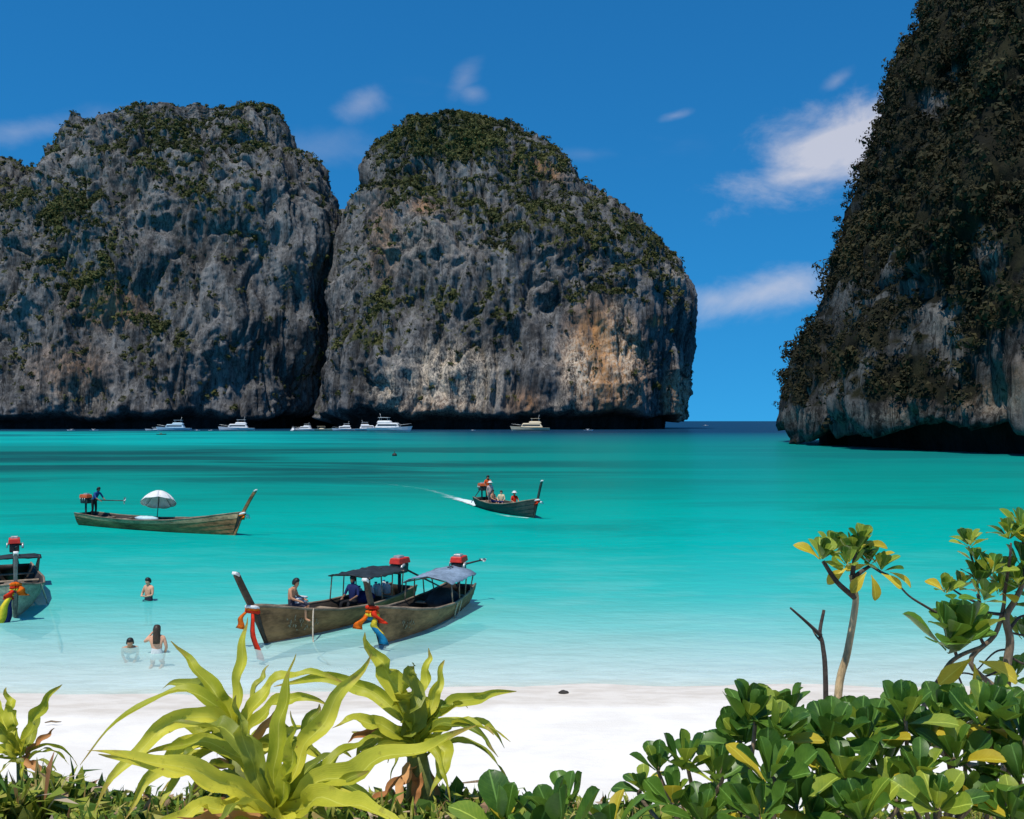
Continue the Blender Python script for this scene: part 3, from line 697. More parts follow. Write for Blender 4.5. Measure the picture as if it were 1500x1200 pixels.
            if shaft != 'inboard': MB().tube([(ex + .28, 0, ez), (ex + .9, .05, ez + .12), (ex + 1.35, .08, ez + .16)], .022, 6).build('tiller', metal_dark, o)
        # worn painted name on the bow planks
        if lettering:
            (ua, ub, va, vb, sides, cols_) = lettering
            for sy in sides:
                mm = MB(); rnd = random.Random(5)
                for c_ in range(cols_):
                    u1 = ua + (ub - ua) * c_ / cols_; du = (ub - ua) / cols_ * .62
                    strokes = [((x_, y_), (x_ + rnd.uniform(-.35, .35), y_ + rnd.uniform(-.3, .3))) for x_, y_ in [(rnd.random(), rnd.random()) for _ in range(6)]]
                    for (a, b_) in strokes:
                        pa = P(u1 + du * a[0], va + (vb - va) * a[1], .040); pb = P(u1 + du * b_[0], va + (vb - va) * b_[1], .040)
                        pa.y *= sy; pb.y *= sy; dr = (pb - pa).normalized(); wv_ = dr.cross(Vector((0, sy, 0))).normalized() * .018
                        out = Vector((0, .004 * sy, 0))
                        mm.add([pa + wv_, pb + wv_, pb - wv_, pa - wv_, pa + wv_ - out, pb + wv_ - out, pb - wv_ - out, pa - wv_ - out],
                               [(0, 1, 2, 3), (7, 6, 5, 4), (0, 4, 5, 1), (1, 5, 6, 2), (2, 6, 7, 3), (3, 7, 4, 0)])
                mm.build('lettering', letter_m, hullo, smooth=False)
    def w(s, x, y, z): return s.M @ Vector((x, y, z))
    def at(s, u, y, z): return s.w(s.x0 + s.L * u, y, z)

def rope(pts, label, r=.022):
    c = Vector(pts[0])
    o = MB().tube([Vector(p) - c for p in spl(pts, 6)], r, 6).build('mooring_rope', rope_m, None, loc=c)
    return tag(o, label, 'rope')

boatA = Boat(wl(388, 942), wl(592, 884), 'brown longtail boat with dark flat canopy and a red ribbon on its bow', stempaint=wood_stem, lift=.62, canopy=(.14, .45, 1.38, tarp_dark, .07, .80),
             ribbons=[(cloth_white, .02, 0, 1), (cloth_red, -.10, 1.25, 1.0), (cloth_orange, -.04, .5, -.6)], lettering=(.76, .90, .50, .80, (1, -1), 6), seats=4, shaft='aft', stem=(.9, 2.15))
boatB = Boat(wl(556, 944), wl(676, 882), 'brown longtail boat with pale blue tarpaulin canopy and orange garlands on its bow', stempaint=wood_stem, lift=.64, canopy=(.12, .47, 1.20, tarp_blue, .20, .84),
             ribbons=[(cloth_orange, -.08, .42, -.8), (cloth_yellow, -.16, .45, .5), (cloth_red, .05, .35, .9), (cloth_blue, -.26, .62, 1.0)], lettering=(.80, .88, .55, .75, (1, -1), 4), seats=4, shaft='side', stem=(.62, 1.98))
boatC = Boat(wl(24, 905), wl(22, 850), 'grey green longtail boat pointing at the beach with blue and yellow ribbons', hull=wood_green, beam=1.0, lift=.70, canopy=(.10, .24, 1.12, tarp_dark, .05, .95),
             ribbons=[(cloth_orange, .06, .3, .4), (cloth_red, -.04, .3, -.4), (cloth_yellow, -.12, .95, -1.2), (cloth_navy, -.16, 1.0, -.7)], seats=4, shaft='aft', stem=(.55, 2.2), stempaint=pmat('grey_stem_paint', (.20, .185, .17), .8, .2, .3, 5, .2))
boatD = Boat(wl(346, 784), wl(122, 768), 'long open longtail boat with a white parasol amidships', hull=pmat('sun_bleached_hull_wood', (.32, .155, .068), .8, .2, .45, 2.2, .3, stretch=(.2, 1, 1)), beam=1.0, zs=1.12, canopy=None, engine=paint_orange, shaft='inboard', lift=.75, toprail=pmat('pale_orange_plank', (.46, .29, .16), .8, .2, .4, 3, .25, stretch=(.3, 1, 1)),
             ribbons=[(cloth_white, .0, .25, .4), (cloth_orange, -.08, .2, -.4)], seats=6, stem=(1.25, 2.55))
boatE = Boat(wl(783, 759), wl(704, 742), 'longtail boat under way with passengers and a foaming wake', hull=pmat('dark_painted_hull', (.05, .06, .05), .7, .3, .4, 2.2, .3, stretch=(.2, 1, 1)), beam=1.0, zs=1.1, canopy=None, engine=paint_orange, shaft='aft',
             ribbons=[(cloth_white, .0, .2, .4), (cloth_red, -.08, .2, -.4)], seats=4, stem=(.9, 2.5))

rope([boatA.w(boatA.x0 + boatA.L * .80, .62, .82), boatA.w(boatA.x0 + boatA.L * .86, .95, .42), boatA.w(boatA.x0 + boatA.L * .90, 1.25, -.10), boatA.w(boatA.x0 + boatA.L * 1.0, 2.4, -.42)], 'mooring rope running down from the bow of the dark canopied boat into the water')
rope([boatC.P(.72, 1, 0.0).xyz.to_tuple() and boatC.w(*boatC.P(.74, 1, .02)), px(72, 885, 36), wl(82, 914) + Vector((0, 0, -.05)), wl(90, 930) + Vector((0, 0, -.42))], 'pale mooring rope hanging from the grey green boat', .03)
rope([boatB.w(*boatB.P(.34, 1, .03)), boatB.w(*(boatB.P(.34, .55, .12))), boatB.w(*(boatB.P(.36, .62, .10) + Vector((.3, 0, -.1)))), boatB.w(*(boatB.P(.42, 1, .04)))], 'loop of pale rope hanging on the side of the blue canopied boat', .025)

# parasol in boat D
def parasol(base, hgt, rad):
    o = empty('parasol', base, .3, 'white parasol standing in the long open boat', 'parasol'); o.rotation_euler = (R(-24), R(4), .3)
    MB().tube([(0, 0, 0), (0, 0, hgt)], .025, 8).build('pole', metal_dark, o)
    for k in range(8):
        a0, a1 = 2 * math.pi * k / 8, 2 * math.pi * (k + 1) / 8; rr = []
        for i in range(7):
            t_ = i / 6; r = rad * t_ + .01; z = hgt + .02 - .72 * t_ ** 1.9
            pts = []
            for j in range(5):
                a = a0 + (a1 - a0) * j / 4; sg = .05 * t_ * math.sin(math.pi * j / 4)
                pts.append(Vector((r * math.cos(a), r * math.sin(a), z + (-sg if i == 6 else sg * .3))))
            rr.append(pts + [p - Vector((0, 0, .008)) for p in reversed(pts)])
        MB().loft(rr, True).build('panel', cloth_white, o)
        MB().tube([(0, 0, hgt - .03), (rad * .55 * math.cos(a0), rad * .55 * math.sin(a0), hgt - .27), (rad * .98 * math.cos(a0), rad * .98 * math.sin(a0), hgt - .70)], .009, 5).build('rib', metal_dark, o)
    MB().ball((0, 0, hgt + .05), .035, 8, 6).build('finial', metal_dark, o)
for bt, zd in ((boatD, .44), (boatE, .46)): MB().box((bt.x0 + 1.0, 0, zd), (1.6, 1.15, .06)).build('stern_deck', wood_pale, bt.o, smooth=False)
parasol(boatD.at(.50, 0.05, .05), 2.35, 1.02)

# loose things aboard
def cooler(loc, rz, mat, label):
    o = empty('cool_box', loc, rz, label, 'box')
    MB().box((0, 0, .15), (.5, .32, .30), bev=.03).build('body', mat, o); MB().box((0, 0, .335), (.52, .34, .065), bev=.02).build('lid', paint_white, o)
cooler(boatA.at(.80, .05, .76), boatA.rz, cloth_white, 'white cool box on the foredeck beside the seated man')
def jug(loc, label, mat):
    o = empty('water_jug', loc, random.random(), label, 'jug', 'white jugs standing in the dark canopied boat')
    rr = [[Vector((r * math.cos(a), r * math.sin(a), z)) for a in [2 * math.pi * k / 10 for k in range(10)]] for z, r in ((0, .10), (.02, .125), (.24, .125), (.31, .09), (.34, .045), (.38, .045))]
    MB().loft(rr, True).build('body', mat, o); MB().tube([(0, 0, .375), (0, 0, .41)], .05, 8).build('cap', cloth_blue, o)
for k in range(7): jug(boatA.at(.10 + .033 * k, -.35 + .3 * (k % 2), .50), 'white plastic jug standing near the stern of the dark canopied boat', paint_white)
def bundle(loc, rz, size, mat, label):
    mm = MB(); rr = []
    for i in range(7):
        t_ = -1 + i / 3; sc_ = math.sqrt(max(.06, 1 - t_ * t_ * .95))
        rr.append([Vector((t_ * size[0], math.cos(a) * size[1] * sc_ * (1 + .15 * math.sin(3 * a + i)), size[2] * (.5 + .5 * math.sin(a) * sc_ * (1 + .12 * math.cos(4 * a + 2 * i))))) for a in [2 * math.pi * k / 10 for k in range(10)]])
    o = mm.loft(rr, True).build('bundle', mat, None, loc=loc); o.rotation_euler = (0, 0, rz); return tag(o, label, 'bundle')
bundle(boatB.at(.30, .1, .05), boatB.rz, (.8, .5, .8), tarp_dark, 'dark bundle under the pale blue canopy')
bundle(boatA.at(.34, 0, .40), boatA.rz, (.5, .35, .4), cloth_navy, 'dark blue bundle on a seat under the dark canopy')
bundle(boatD.at(.44, 0, .48), boatD.rz, (.9, .4, .3), pmat('light_blue_sheet', (.50, .66, .70), .8, .2, .15, 4, .1), 'pale blue sheet folded under the white parasol')
bundle(boatC.at(.62, 0, .38), boatC.rz, (.7, .5, .32), pmat('grey_brown_net', (.19, .15, .12), .9, .1, .4, 14, .4), 'grey brown net heaped in the grey green boat')

# wake and bow foam
foam = bpy.data.materials.new('sea_foam'); foam.use_nodes = True; t = foam.node_tree; t.nodes.clear(); q = NB(t)
o_ = q.n('ShaderNodeOutputMaterial'); df = q.n('ShaderNodeBsdfDiffuse'); df.inputs[0].default_value = (.72, .82, .82, 1); tr_ = q.n('ShaderNodeBsdfTransparent'); mx = q.n('ShaderNodeMixShader')
gp_ = q.n('ShaderNodeNewGeometry').outputs['Position']; at_ = q.n('ShaderNodeAttribute', attribute_name='dens').outputs['Fac']
nn_ = q.m('ADD', q.m('MULTIPLY', q.noise(gp_, 1.1, 6, .7), .7), q.m('MULTIPLY', q.noise(gp_, 5, 4, .7), .3))
q.l(q.step(q.m('ADD', nn_, at_), .72, 1.15), mx.inputs[0]); q.l(tr_.outputs[0], mx.inputs[1]); q.l(df.outputs[0], mx.inputs[2]); q.l(mx.outputs[0], o_.inputs[0])
def foam_strip(pts, wid, dens, label):
    path = spl([Vector((p.x, p.y, .02)) for p in pts], 10); vv, dd, ff = [], [], []
    for i, p in enumerate(path):
        t_ = i / (len(path) - 1); tg = (path[min(i + 1, len(path) - 1)] - path[max(i - 1, 0)]).normalized(); sd = Vector((-tg.y, tg.x, 0))
        for j in range(7):
            k = -1 + j / 3; hz = .10 * max(0, float(np.interp(t_, [0, 1], dens))) * (1 - k * k)
            vv.append(p + sd * k * float(np.interp(t_, [0, 1], wid)) + Vector((0, 0, hz))); dd.append(float(np.interp(t_, [0, 1], dens)) * (1 - k * k) - .25 * k * k)
    for i in range(len(path) - 1):
        for j in range(6): ff.append((i * 7 + j, i * 7 + j + 1, i * 7 + 8 + j, i * 7 + 7 + j))
    o = link('wake_foam', np_mesh('wake_foam', vv, ff, True, {'dens': dd}), foam); return tag(o, label, None, None, 'stuff')
foam_strip([wl(706, 742), wl(680, 734), wl(650, 727)], (.9, 1.0), (.95, .3), 'white churned foam behind the boat under way')
foam_strip([wl(690, 737), wl(620, 717), wl(540, 706), wl(440, 690)], (.7, 1.5), (.36, .12), 'thin foam trail left by the boat under way')
foam_strip([wl(775, 760), wl(745, 757), wl(715, 751)], (.35, .5), (.5, .25), 'foam along the hull of the boat under way')

# ------------------------------------------------------------------ people
skin_a = pmat('tanned_skin', (.52, .25, .135), .55, .35, .12, 8, 0); skin_b = pmat('fair_skin', (.66, .35, .215), .55, .35, .12, 8, 0); skin_c = pmat('brown_skin', (.22, .115, .065), .55, .35, .12, 8, 0)
hair_d = pmat('dark_hair', (.012, .009, .007), .5, .4, .3, 20, .2); hair_b = pmat('brown_hair', (.05, .028, .015), .5, .4, .3, 20, .2)
PEOPLE = []
BONES = [('pelvis', 'belly'), ('belly', 'chest'), ('chest', 'neck'), ('neck', 'jaw'), ('jaw', 'head'), ('head', 'crown')]
for s_ in 'LR':
    BONES += [('chest', 'shoulder' + s_), ('shoulder' + s_, 'elbow' + s_), ('elbow' + s_, 'wrist' + s_), ('wrist' + s_, 'palm' + s_), ('pelvis', 'hip' + s_), ('hip' + s_, 'knee' + s_), ('knee' + s_, 'ankle' + s_), ('ankle' + s_, 'toe' + s_)]
RAD = {'pelvis': (.15, .11), 'belly': (.135, .10), 'chest': (.165, .115), 'neck': .055, 'jaw': .075, 'head': .098, 'crown': .072, 'shoulder': .065, 'elbow': .045, 'wrist': .030, 'palm': (.036, .022), 'hip': .095, 'knee': .062, 'ankle': .042, 'toe': .034}

def person(name, label, J, cloth, loc, rz, hair=hair_d, hat=None, group=None, scale=1.0, long_hair=False):
    """J: joint name -> position (x right, y forward, z up). cloth: function(bone start, bone end, point) -> material"""
    names = list(J); vsx = [Vector(J[k]) * scale for k in names]; ed = []
    for a, b_ in BONES:
        if a in J and b_ in J: ed.append((names.index(a), names.index(b_)))
    me = bpy.data.meshes.new(name); 
    # fingers: four of different length and a thumb from the side of each palm
    rads = []
    for k in names:
        r = RAD[k.rstrip('LR')]; rads.append(r if isinstance(r, tuple) else (r, r))
    for sd in 'LR':
        if 'palm' + sd not in J: continue
        p, w_ = Vector(J['palm' + sd]), Vector(J['wrist' + sd]); dr = (p - w_).normalized(); side = dr.cross(Vector((0, 0, 1)));
        side = side.normalized() if side.length > .1 else Vector((1, 0, 0)); nrm = side.cross(dr)
        for k, ln in enumerate((.060, .075, .070, .052)):
            off = side * (-.027 + .018 * k); a = p + off + dr * .02; c = p + off + dr * (.02 + ln * .6) - nrm * .006; e = c + dr * ln * .5 - nrm * .022
            i0 = len(vsx); vsx += [a * scale, c * scale, e * scale]; rads += [(.010, .010), (.009, .009), (.007, .007)]; ed += [(names.index('palm' + sd), i0), (i0, i0 + 1), (i0 + 1, i0 + 2)]
        a = p - side * .038 - dr * .02; e = a - side * .022 + dr * .045; i0 = len(vsx); vsx += [a * scale, e * scale]; rads += [(.012, .012), (.009, .009)]
        ed += [(names.index('palm' + sd), i0), (i0, i0 + 1)]
    # nose
    hd = Vector(J['head']); fw = (Vector(J['jaw']) - hd); nose = hd * .55 + Vector(J['jaw']) * .45 + Vector(J.get('_face', (0, .105, 0)))
    me.from_pydata([tuple(v) for v in vsx], ed, [])
    o = bpy.data.objects.new(name, me); COL.objects.link(o)
    sk = o.modifiers.new('skin', 'SKIN'); sk.use_smooth_shade = True
    lay = me.skin_vertices[0] if me.skin_vertices else None
    for i, r in enumerate(rads): lay.data[i].radius = (r[0] * scale, r[1] * scale); lay.data[i].use_root = False
    lay.data[names.index('pelvis')].use_root = True
    o.modifiers.new('smooth', 'SUBSURF').levels = 1
    PEOPLE.append(dict(o=o, J=J, names=names, v=vsx[:len(names)], ed=[e for e in ed if max(e) < len(names)], cloth=cloth, label=label, loc=Vector(loc), rz=rz, hair=hair, hat=hat, group=group, scale=scale, long=long_hair, name=name))

def joints(pose, **kw):
    J = dict(pelvis=(0, 0, .95), belly=(0, .01, 1.12), chest=(0, 0, 1.34), neck=(0, 0, 1.49), jaw=(0, .025, 1.56), head=(0, .015, 1.64), crown=(0, 0, 1.72))
    for s_, x in (('L', -1), ('R', 1)):
        J.update({'shoulder' + s_: (x * .185, 0, 1.42), 'elbow' + s_: (x * .24, -.02, 1.14), 'wrist' + s_: (x * .25, .06, .90), 'palm' + s_: (x * .25, .09, .83),
                  'hip' + s_: (x * .10, 0, .90), 'knee' + s_: (x * .11, .03, .50), 'ankle' + s_: (x * .115, -.02, .08), 'toe' + s_: (x * .13, .15, .035)})
    if pose in ('sit', 'kneel'):
        dz = -.86 if pose == 'sit' else -.59
        for k in list(J): J[k] = (J[k][0], J[k][1], J[k][2] + dz)
        for s_, x in (('L', -1), ('R', 1)):
            if pose == 'sit': J.update({'hip' + s_: (x * .10, .02, .06), 'knee' + s_: (x * .14, .44, .10), 'ankle' + s_: (x * .14, .48, -.32), 'toe' + s_: (x * .15, .63, -.37), 'elbow' + s_: (x * .26, .08, .30), 'wrist' + s_: (x * .20, .30, .22), 'palm' + s_: (x * .18, .37, .20)})
            else: J.update({'knee' + s_: (x * .14, .20, .06), 'ankle' + s_: (x * .13, -.20, .05), 'toe' + s_: (x * .13, -.34, .03)})
    for k, v in kw.items(): J[k] = v
    return J

def outfit(skin, top=None, bottom=None, sleeves=True, long_legs=False, brief=False):
    def f(a, b_, p, J):
        key = (a.rstrip('LR'), b_.rstrip('LR'))
        if key in (('neck', 'jaw'), ('jaw', 'head'), ('head', 'crown'), ('elbow', 'wrist'), ('wrist', 'palm'), ('ankle', 'toe')): return skin
        if key in (('belly', 'chest'), ('chest', 'neck'), ('chest', 'shoulder')): return top or skin
        if key == ('shoulder', 'elbow'): return (top if (top and sleeves) else skin)
        if key == ('pelvis', 'belly'): return top if (top and p.z > J['pelvis'][2] + .08) else (bottom or skin)
        if key == ('pelvis', 'hip'): return bottom or skin
        if key == ('hip', 'knee'): return skin if brief else (bottom or skin)
        if key == ('knee', 'ankle'): return bottom if long_legs else skin
        return skin
    return f

def rotz(v, a): return Vector((v[0] * math.cos(a) - v[1] * math.sin(a), v[0] * math.sin(a) + v[1] * math.cos(a), v[2]))

# boat crew and passengers (rz turns local forward +Y)
person('person', 'boatman in blue shirt and dark trousers leaning over the orange engine', joints('stand', belly=(0, .08, 1.11), chest=(0, .22, 1.30), neck=(0, .32, 1.43), jaw=(0, .37, 1.49), head=(0, .38, 1.57), crown=(0, .38, 1.65), shoulderL=(-.19, .26, 1.37), shoulderR=(.19, .26, 1.37), elbowL=(-.26, .40, 1.12), elbowR=(.26, .45, 1.12), wristL=(-.2, .62, 1.0), wristR=(.2, .68, .98), palmL=(-.18, .69, .98), palmR=(.18, .75, .96)),
       outfit(skin_c, pmat('blue_shirt', (.02, .07, .22), .85, .1, .2, 6, .1), pmat('dark_trousers', (.02, .02, .022), .85, .1, .2, 6, .1), long_legs=True), boatD.at(.075, .05, .48), boatD.rz - R(90), scale=1.1)
person('person', 'helmsman in orange shirt standing at the stern of the boat under way', joints('stand', elbowR=(.30, .12, 1.20), wristR=(.30, .36, 1.12), palmR=(.29, .43, 1.10)), outfit(skin_c, pmat('orange_red_shirt', (.66, .085, .02), .85, .1, .15, 6, .1), pmat('dark_trousers', (.02, .02, .022)), long_legs=True), boatE.at(.15, .0, .50), boatE.rz - R(90), scale=1.08)
person('person', 'passenger in pink top and white hat standing beside the helmsman', joints('stand'), outfit(skin_b, cloth_pink, pmat('grey_shorts', (.22, .2, .2), .85)), boatE.at(.26, -.25, .25), boatE.rz - R(90), hat=paint_white)
person('person', 'passenger in pale yellow shirt seated amidships in the boat under way', joints('sit'), outfit(skin_b, pmat('pale_yellow_shirt', (.70, .56, .34), .85, .1, .12, 6, .1), cloth_navy), boatE.at(.36, .22, .52), boatE.rz - R(120), hair=hair_b)
person('person', 'bare-backed passenger seated behind the yellow shirt in the boat under way', joints('sit'), outfit(skin_a, None, cloth_navy), boatE.at(.30, -.2, .54), boatE.rz - R(60))
person('person', 'passenger in red top and white cap seated toward the bow of the moving boat', joints('sit'), outfit(skin_a, cloth_red, pmat('cream_shorts', (.6, .5, .38), .85)), boatE.at(.62, .15, .60), boatE.rz - R(90), hat=paint_white)
person('person', 'bare-chested man seated on the foredeck of the dark canopied boat', joints('sit', belly=(0, -.02, .24), chest=(0, .04, .46), neck=(0, .10, .60), jaw=(0, .15, .66), head=(0, .14, .74), crown=(0, .13, .82)), outfit(skin_a, None, pmat('dark_shorts', (.03, .03, .05), .85)), boatA.at(.84, .05, .86), boatA.rz + R(20))
person('person', 'person in dark blue clothes seated under the dark canopy', joints('sit'), outfit(skin_c, cloth_navy, pmat('dark_trousers', (.02, .02, .022)), long_legs=True), boatA.at(.43, .1, .50), boatA.rz - R(90))
# bathers
def bed(p): return Vector((p.x, p.y, gz(p.x, p.y)))
pa = wl(219, 879); person('person', 'bare-chested bather standing waist deep with hands together in front', joints('stand', elbowL=(-.27, .06, 1.16), elbowR=(.27, .06, 1.16), wristL=(-.10, .24, 1.12), wristR=(.10, .24, 1.12), palmL=(-.04, .28, 1.14), palmR=(.04, .28, 1.14), jaw=(0, .05, 1.55), head=(0, .05, 1.63), crown=(0, .04, 1.71)), outfit(skin_b, None, pmat('dark_shorts', (.03, .03, .05))), bed(pa) + Vector((0, 0, -.06)), R(150))
pb = wl(231, 956); person('person', 'kneeling bather in white briefs with long hair and a hand raised to the face', joints('kneel', elbowL=(-.34, .04, .71), wristL=(-.17, .14, .91), palmL=(-.12, .14, .97), elbowR=(.26, -.02, .57), wristR=(.2, .1, .38), palmR=(.18, .13, .32)), outfit(skin_b, None, cloth_white, brief=True), bed(pb) + Vector((0, 0, -.05)), R(10), hair=hair_b, long_hair=True)
pc = wl(192, 947); crawl = joints('stand', pelvis=(0, -.5, .22), belly=(0, -.30, .26), chest=(0, -.05, .36), neck=(0, .06, .46), jaw=(0, .13, .50), head=(0, .14, .58), crown=(0, .12, .66))
for s_, x in (('L', -1), ('R', 1)):
    crawl.update({'shoulder' + s_: (x * .19, 0, .38), 'elbow' + s_: (x * .20, -.10, .20), 'wrist' + s_: (x * .14, .02, .08), 'palm' + s_: (x * .12, .08, .05), 'hip' + s_: (x * .10, -.52, .20), 'knee' + s_: (x * .13, -.90, .12), 'ankle' + s_: (x * .12, -1.28, .10), 'toe' + s_: (x * .12, -1.42, .06)})
person('person', 'swimmer low in the shallows with only the dark-haired head showing', crawl, outfit(skin_a, None, pmat('dark_shorts', (.03, .03, .05))), bed(pc), R(200))

def finish_people():
    dg = bpy.context.evaluated_depsgraph_get(); dg.update()
    done = [(p, bpy.data.meshes.new_from_object(p['o'].evaluated_get(dg))) for p in PEOPLE]
    for p, me in done:
        old = p['o']; bpy.data.objects.remove(old)
        me.name = p['name']; me.polygons.foreach_set('use_smooth', [True] * len(me.polygons))
        me.materials.clear(); slots = {}
        segs = [(p['names'][a], p['names'][b_], p['v'][a], p['v'][b_]) for a, b_ in p['ed']]
        Js = {k: tuple(Vector(v) * p['scale']) for k, v in p['J'].items()}
        for poly in me.polygons:
            c = poly.center; best = None
            for (na, nb_, a, b_) in segs:
                ab = b_ - a; t_ = max(0, min(1, (c - a).dot(ab) / max(ab.length_squared, 1e-9))); d = (c - (a + ab * t_)).length
                rad_ = RAD[na.rstrip('LR')]; d -= .6 * (rad_[0] if isinstance(rad_, tuple) else rad_)
                if best is None or d < best[0]: best = (d, na, nb_)
            mt = p['cloth'](best[1], best[2], c, Js)
            if mt.name not in slots: slots[mt.name] = len(me.materials); me.materials.append(mt)
            poly.material_index = slots[mt.name]
        o = link('person', me); o.location = p['loc']; o.rotation_euler = (0, 0, p['rz']); tag(o, p['label'], 'person', p['group'])
        sc = p['scale']; hd, cr = Vector(p['J']['head']) * sc, Vector(p['J']['crown']) * sc
        # hair: cap over the back and top of the head
        mm = MB(); rr = []; c = (hd * .6 + cr * .4) + Vector((0, -.018, 0)) * sc
        for i in range(7):
            th = math.pi * .62 * i / 6 + .03; rr.append([c + Vector((.108 * math.sin(th) * math.cos(a) * (1 + .05 * math.sin(5 * a)), .118 * math.sin(th) * math.sin(a), .108 * math.cos(th) - (.05 * i / 6 if math.sin(a) < .2 else -.035 * i / 6))) * sc for a in [2 * math.pi * k / 12 for k in range(12)]])
        if p['long']:
            for e in (.1, .2, .3): rr.append([c + Vector((.10 * math.cos(a), -.045 + .075 * math.sin(a), -.10 - e)) * sc for a in [2 * math.pi * k / 12 for k in range(12)]])
        mm.loft(rr, True).build('hair', p['hair'], o)
        for sx in (-1, 1): pass
        if p['hat']:
            mm = MB(); c2 = c + Vector((0, .01, .03)) * sc
            rr = [[c2 + Vector((r * math.cos(a), r * math.sin(a), z)) * sc for a in [2 * math.pi * k / 14 for k in range(14)]] for r, z in ((.20, -.02), (.205, .0), (.128, .02), (.125, .08), (.09, .115), (.01, .125))]
            mm.loft(rr, True).build('hat', p['hat'], o)
finish_people()

# ------------------------------------------------------------------ motor boats under the cliffs
glass_d = pmat('tinted_boat_glass', (.02, .025, .03), .15, .6, .1, 4, 0)
hull_w = pmat('white_gelcoat', (.78, .78, .77), .3, .5, .05, .6, 0); hull_c = pmat('cream_gelcoat', (.72, .60, .40), .4, .5, .08, .6, 0); hull_b = pmat('pale_blue_gelcoat', (.45, .62, .72), .4, .5, .08, .6, 0)
def motor_boat(x, y, wpx, face, label, style='cruiser', mat=hull_w, name='motor_yacht', turn=0):
    p = wl(x, max(y, 631.0) if x < 1000 else y); Lm = wpx * p.y / F; k = Lm / 12.0
    o = empty(name, p, (0 if face > 0 else math.pi) + R(turn), label, 'boat', 'motor boats moored under the cliffs'); o.scale = (k, k, k * .8)
    rr = []
    for u in (0, .15, .4, .65, .82, .93, 1.0):
        bw = interp(u, [(0, 1.75), (.4, 1.9), (.65, 1.75), (.82, 1.2), (.93, .6), (1, .06)]); zt = interp(u, [(0, 1.1), (.5, 1.2), (1, 1.75)]); xx = -6 + 11.2 * u
        rr.append([Vector((xx + .8 * u ** 4, -bw, zt)), Vector((xx + .4 * u ** 4, -bw * .9, .5)), Vector((xx, -bw * .45, -.4)), Vector((xx, bw * .45, -.4)), Vector((xx + .4 * u ** 4, bw * .9, .5)), Vector((xx + .8 * u ** 4, bw, zt))])
    MB().loft(rr, True).build('hull', mat, o, smooth=False)
    if style == 'open':
        MB().box((-1, 0, 1.6), (2.6, 2.2, .9), taper=.75).build('console', mat, o, smooth=False)
        MB().box((-1.2, 0, 3.0), (4.4, 2.6, .14)).build('canopy', mat, o, smooth=False)
        for sx in (-3, .7):
            for sy in (-1.1, 1.1): MB().tube([(sx, sy, 1.1), (sx, sy, 3)], .06, 5).build('canopy_post', metal_pale, o)
        MB().box((-6.2, 0, 1.1), (.6, .7, 1.3)).build('outboard_motor', metal_dark, o, smooth=False)
        return o
    MB().box((-.6, 0, 2.0), (6.6, 2.9, 1.7), taper=.82, bev=.2).build('cabin', mat, o, smooth=False)
    for sy in (-1, 1): MB().box((-.6, sy * 1.36, 2.12), (5.2, .12, .5)).build('window', glass_d, o, smooth=False)
    MB().box((2.55, 0, 2.15), (.4, 2.2, .6), rot=Quaternion((0, 1, 0), -.5)).build('windscreen', glass_d, o, smooth=False)
    fb = MB().box((-1.6, 0, 3.2), (3.8, 2.3, .75), taper=.86, bev=.15).build('flybridge', mat, o, smooth=False)
    MB().box((-1.7, 0, 4.6), (2.8, 2.1, .12)).build('bridge_roof', mat, fb, smooth=False)
    for sx in (-2.8, -.6):
        for sy in (-.9, .9): MB().tube([(sx, sy, 3.4), (sx, sy, 4.6)], .06, 5).build('roof_post', metal_pale, fb)
    MB().tube([(-2.6, 0, 4.6), (-2.9, 0, 6.0)], [.09, .04], 6).build('mast', metal_pale, o)
    for sy in (-1, 1): MB().tube([(1.5, sy * 1.5, 2.0), (3.8, sy * 1.1, 2.3), (5.6, sy * .2, 2.6)], .05, 5).build('bow_rail', metal_pale, o)
    return o
motor_boat(572, 632, 66, 1, 'large white motor yacht with its bow toward the dome cliff', turn=-8)
motor_boat(540, 628, 40, 1, 'smaller white motor yacht half hidden behind the large one', turn=10)
motor_boat(503, 629, 34, -1, 'white cruiser moored next to the pair of overlapping yachts', turn=20)
motor_boat(474, 629, 32, 1, 'cream low boat between two white cruisers', 'open', hull_c)
motor_boat(446, 630, 32, -1, 'white cruiser beside the cream low boat', turn=-15)
motor_boat(431, 626, 18, 1, 'tall narrow white cruiser seen end-on', turn=80)
motor_boat(346, 625, 52, -1, 'white motor yacht alone under the middle of the broad cliff', turn=6)
motor_boat(254, 630, 50, -1, 'pale blue motor boat under the broad cliff', 'cruiser', hull_b, turn=4)
motor_boat(225, 628, 24, -1, 'small white open boat behind the pale blue one', 'open', turn=12)
motor_boat(237, 637, 14, 1, 'little dark dinghy in front of the pale blue boat', 'open', wood_hull, 'dinghy')
motor_boat(138, 627, 13, 1, 'small white open boat under the left cliff, nearer the pale blue boat', 'open', name='speedboat')
motor_boat(104, 627, 12, -1, 'small white open boat under the left cliff, farthest from the yachts', 'open', name='speedboat')
motor_boat(289, 628, 9, 1, 'tiny white open boat just beside the pale blue motor boat', 'open', name='speedboat')
motor_boat(309, 628, 8, -1, 'tiny white open boat between the pale blue boat and the lone yacht', 'open', name='speedboat')
motor_boat(776, 631, 58, -1, 'cream cruiser under the right half of the dome cliff', 'cruiser', hull_c, turn=-5)
motor_boat(862, 630, 14, 1, 'small white open boat under the warm stained rock of the dome cliff', 'open', name='speedboat')
motor_boat(693, 630, 8, 1, 'tiny white open boat beside the cream cruiser', 'open', name='speedboat')
motor_boat(1034, 624, 9, 1, 'distant white boat on the open sea in the gap', 'open', name='speedboat')
p = wl(578, 668); bo = empty('mooring_buoy', p, 0, 'small dark mooring buoy floating alone in the bay', 'buoy')
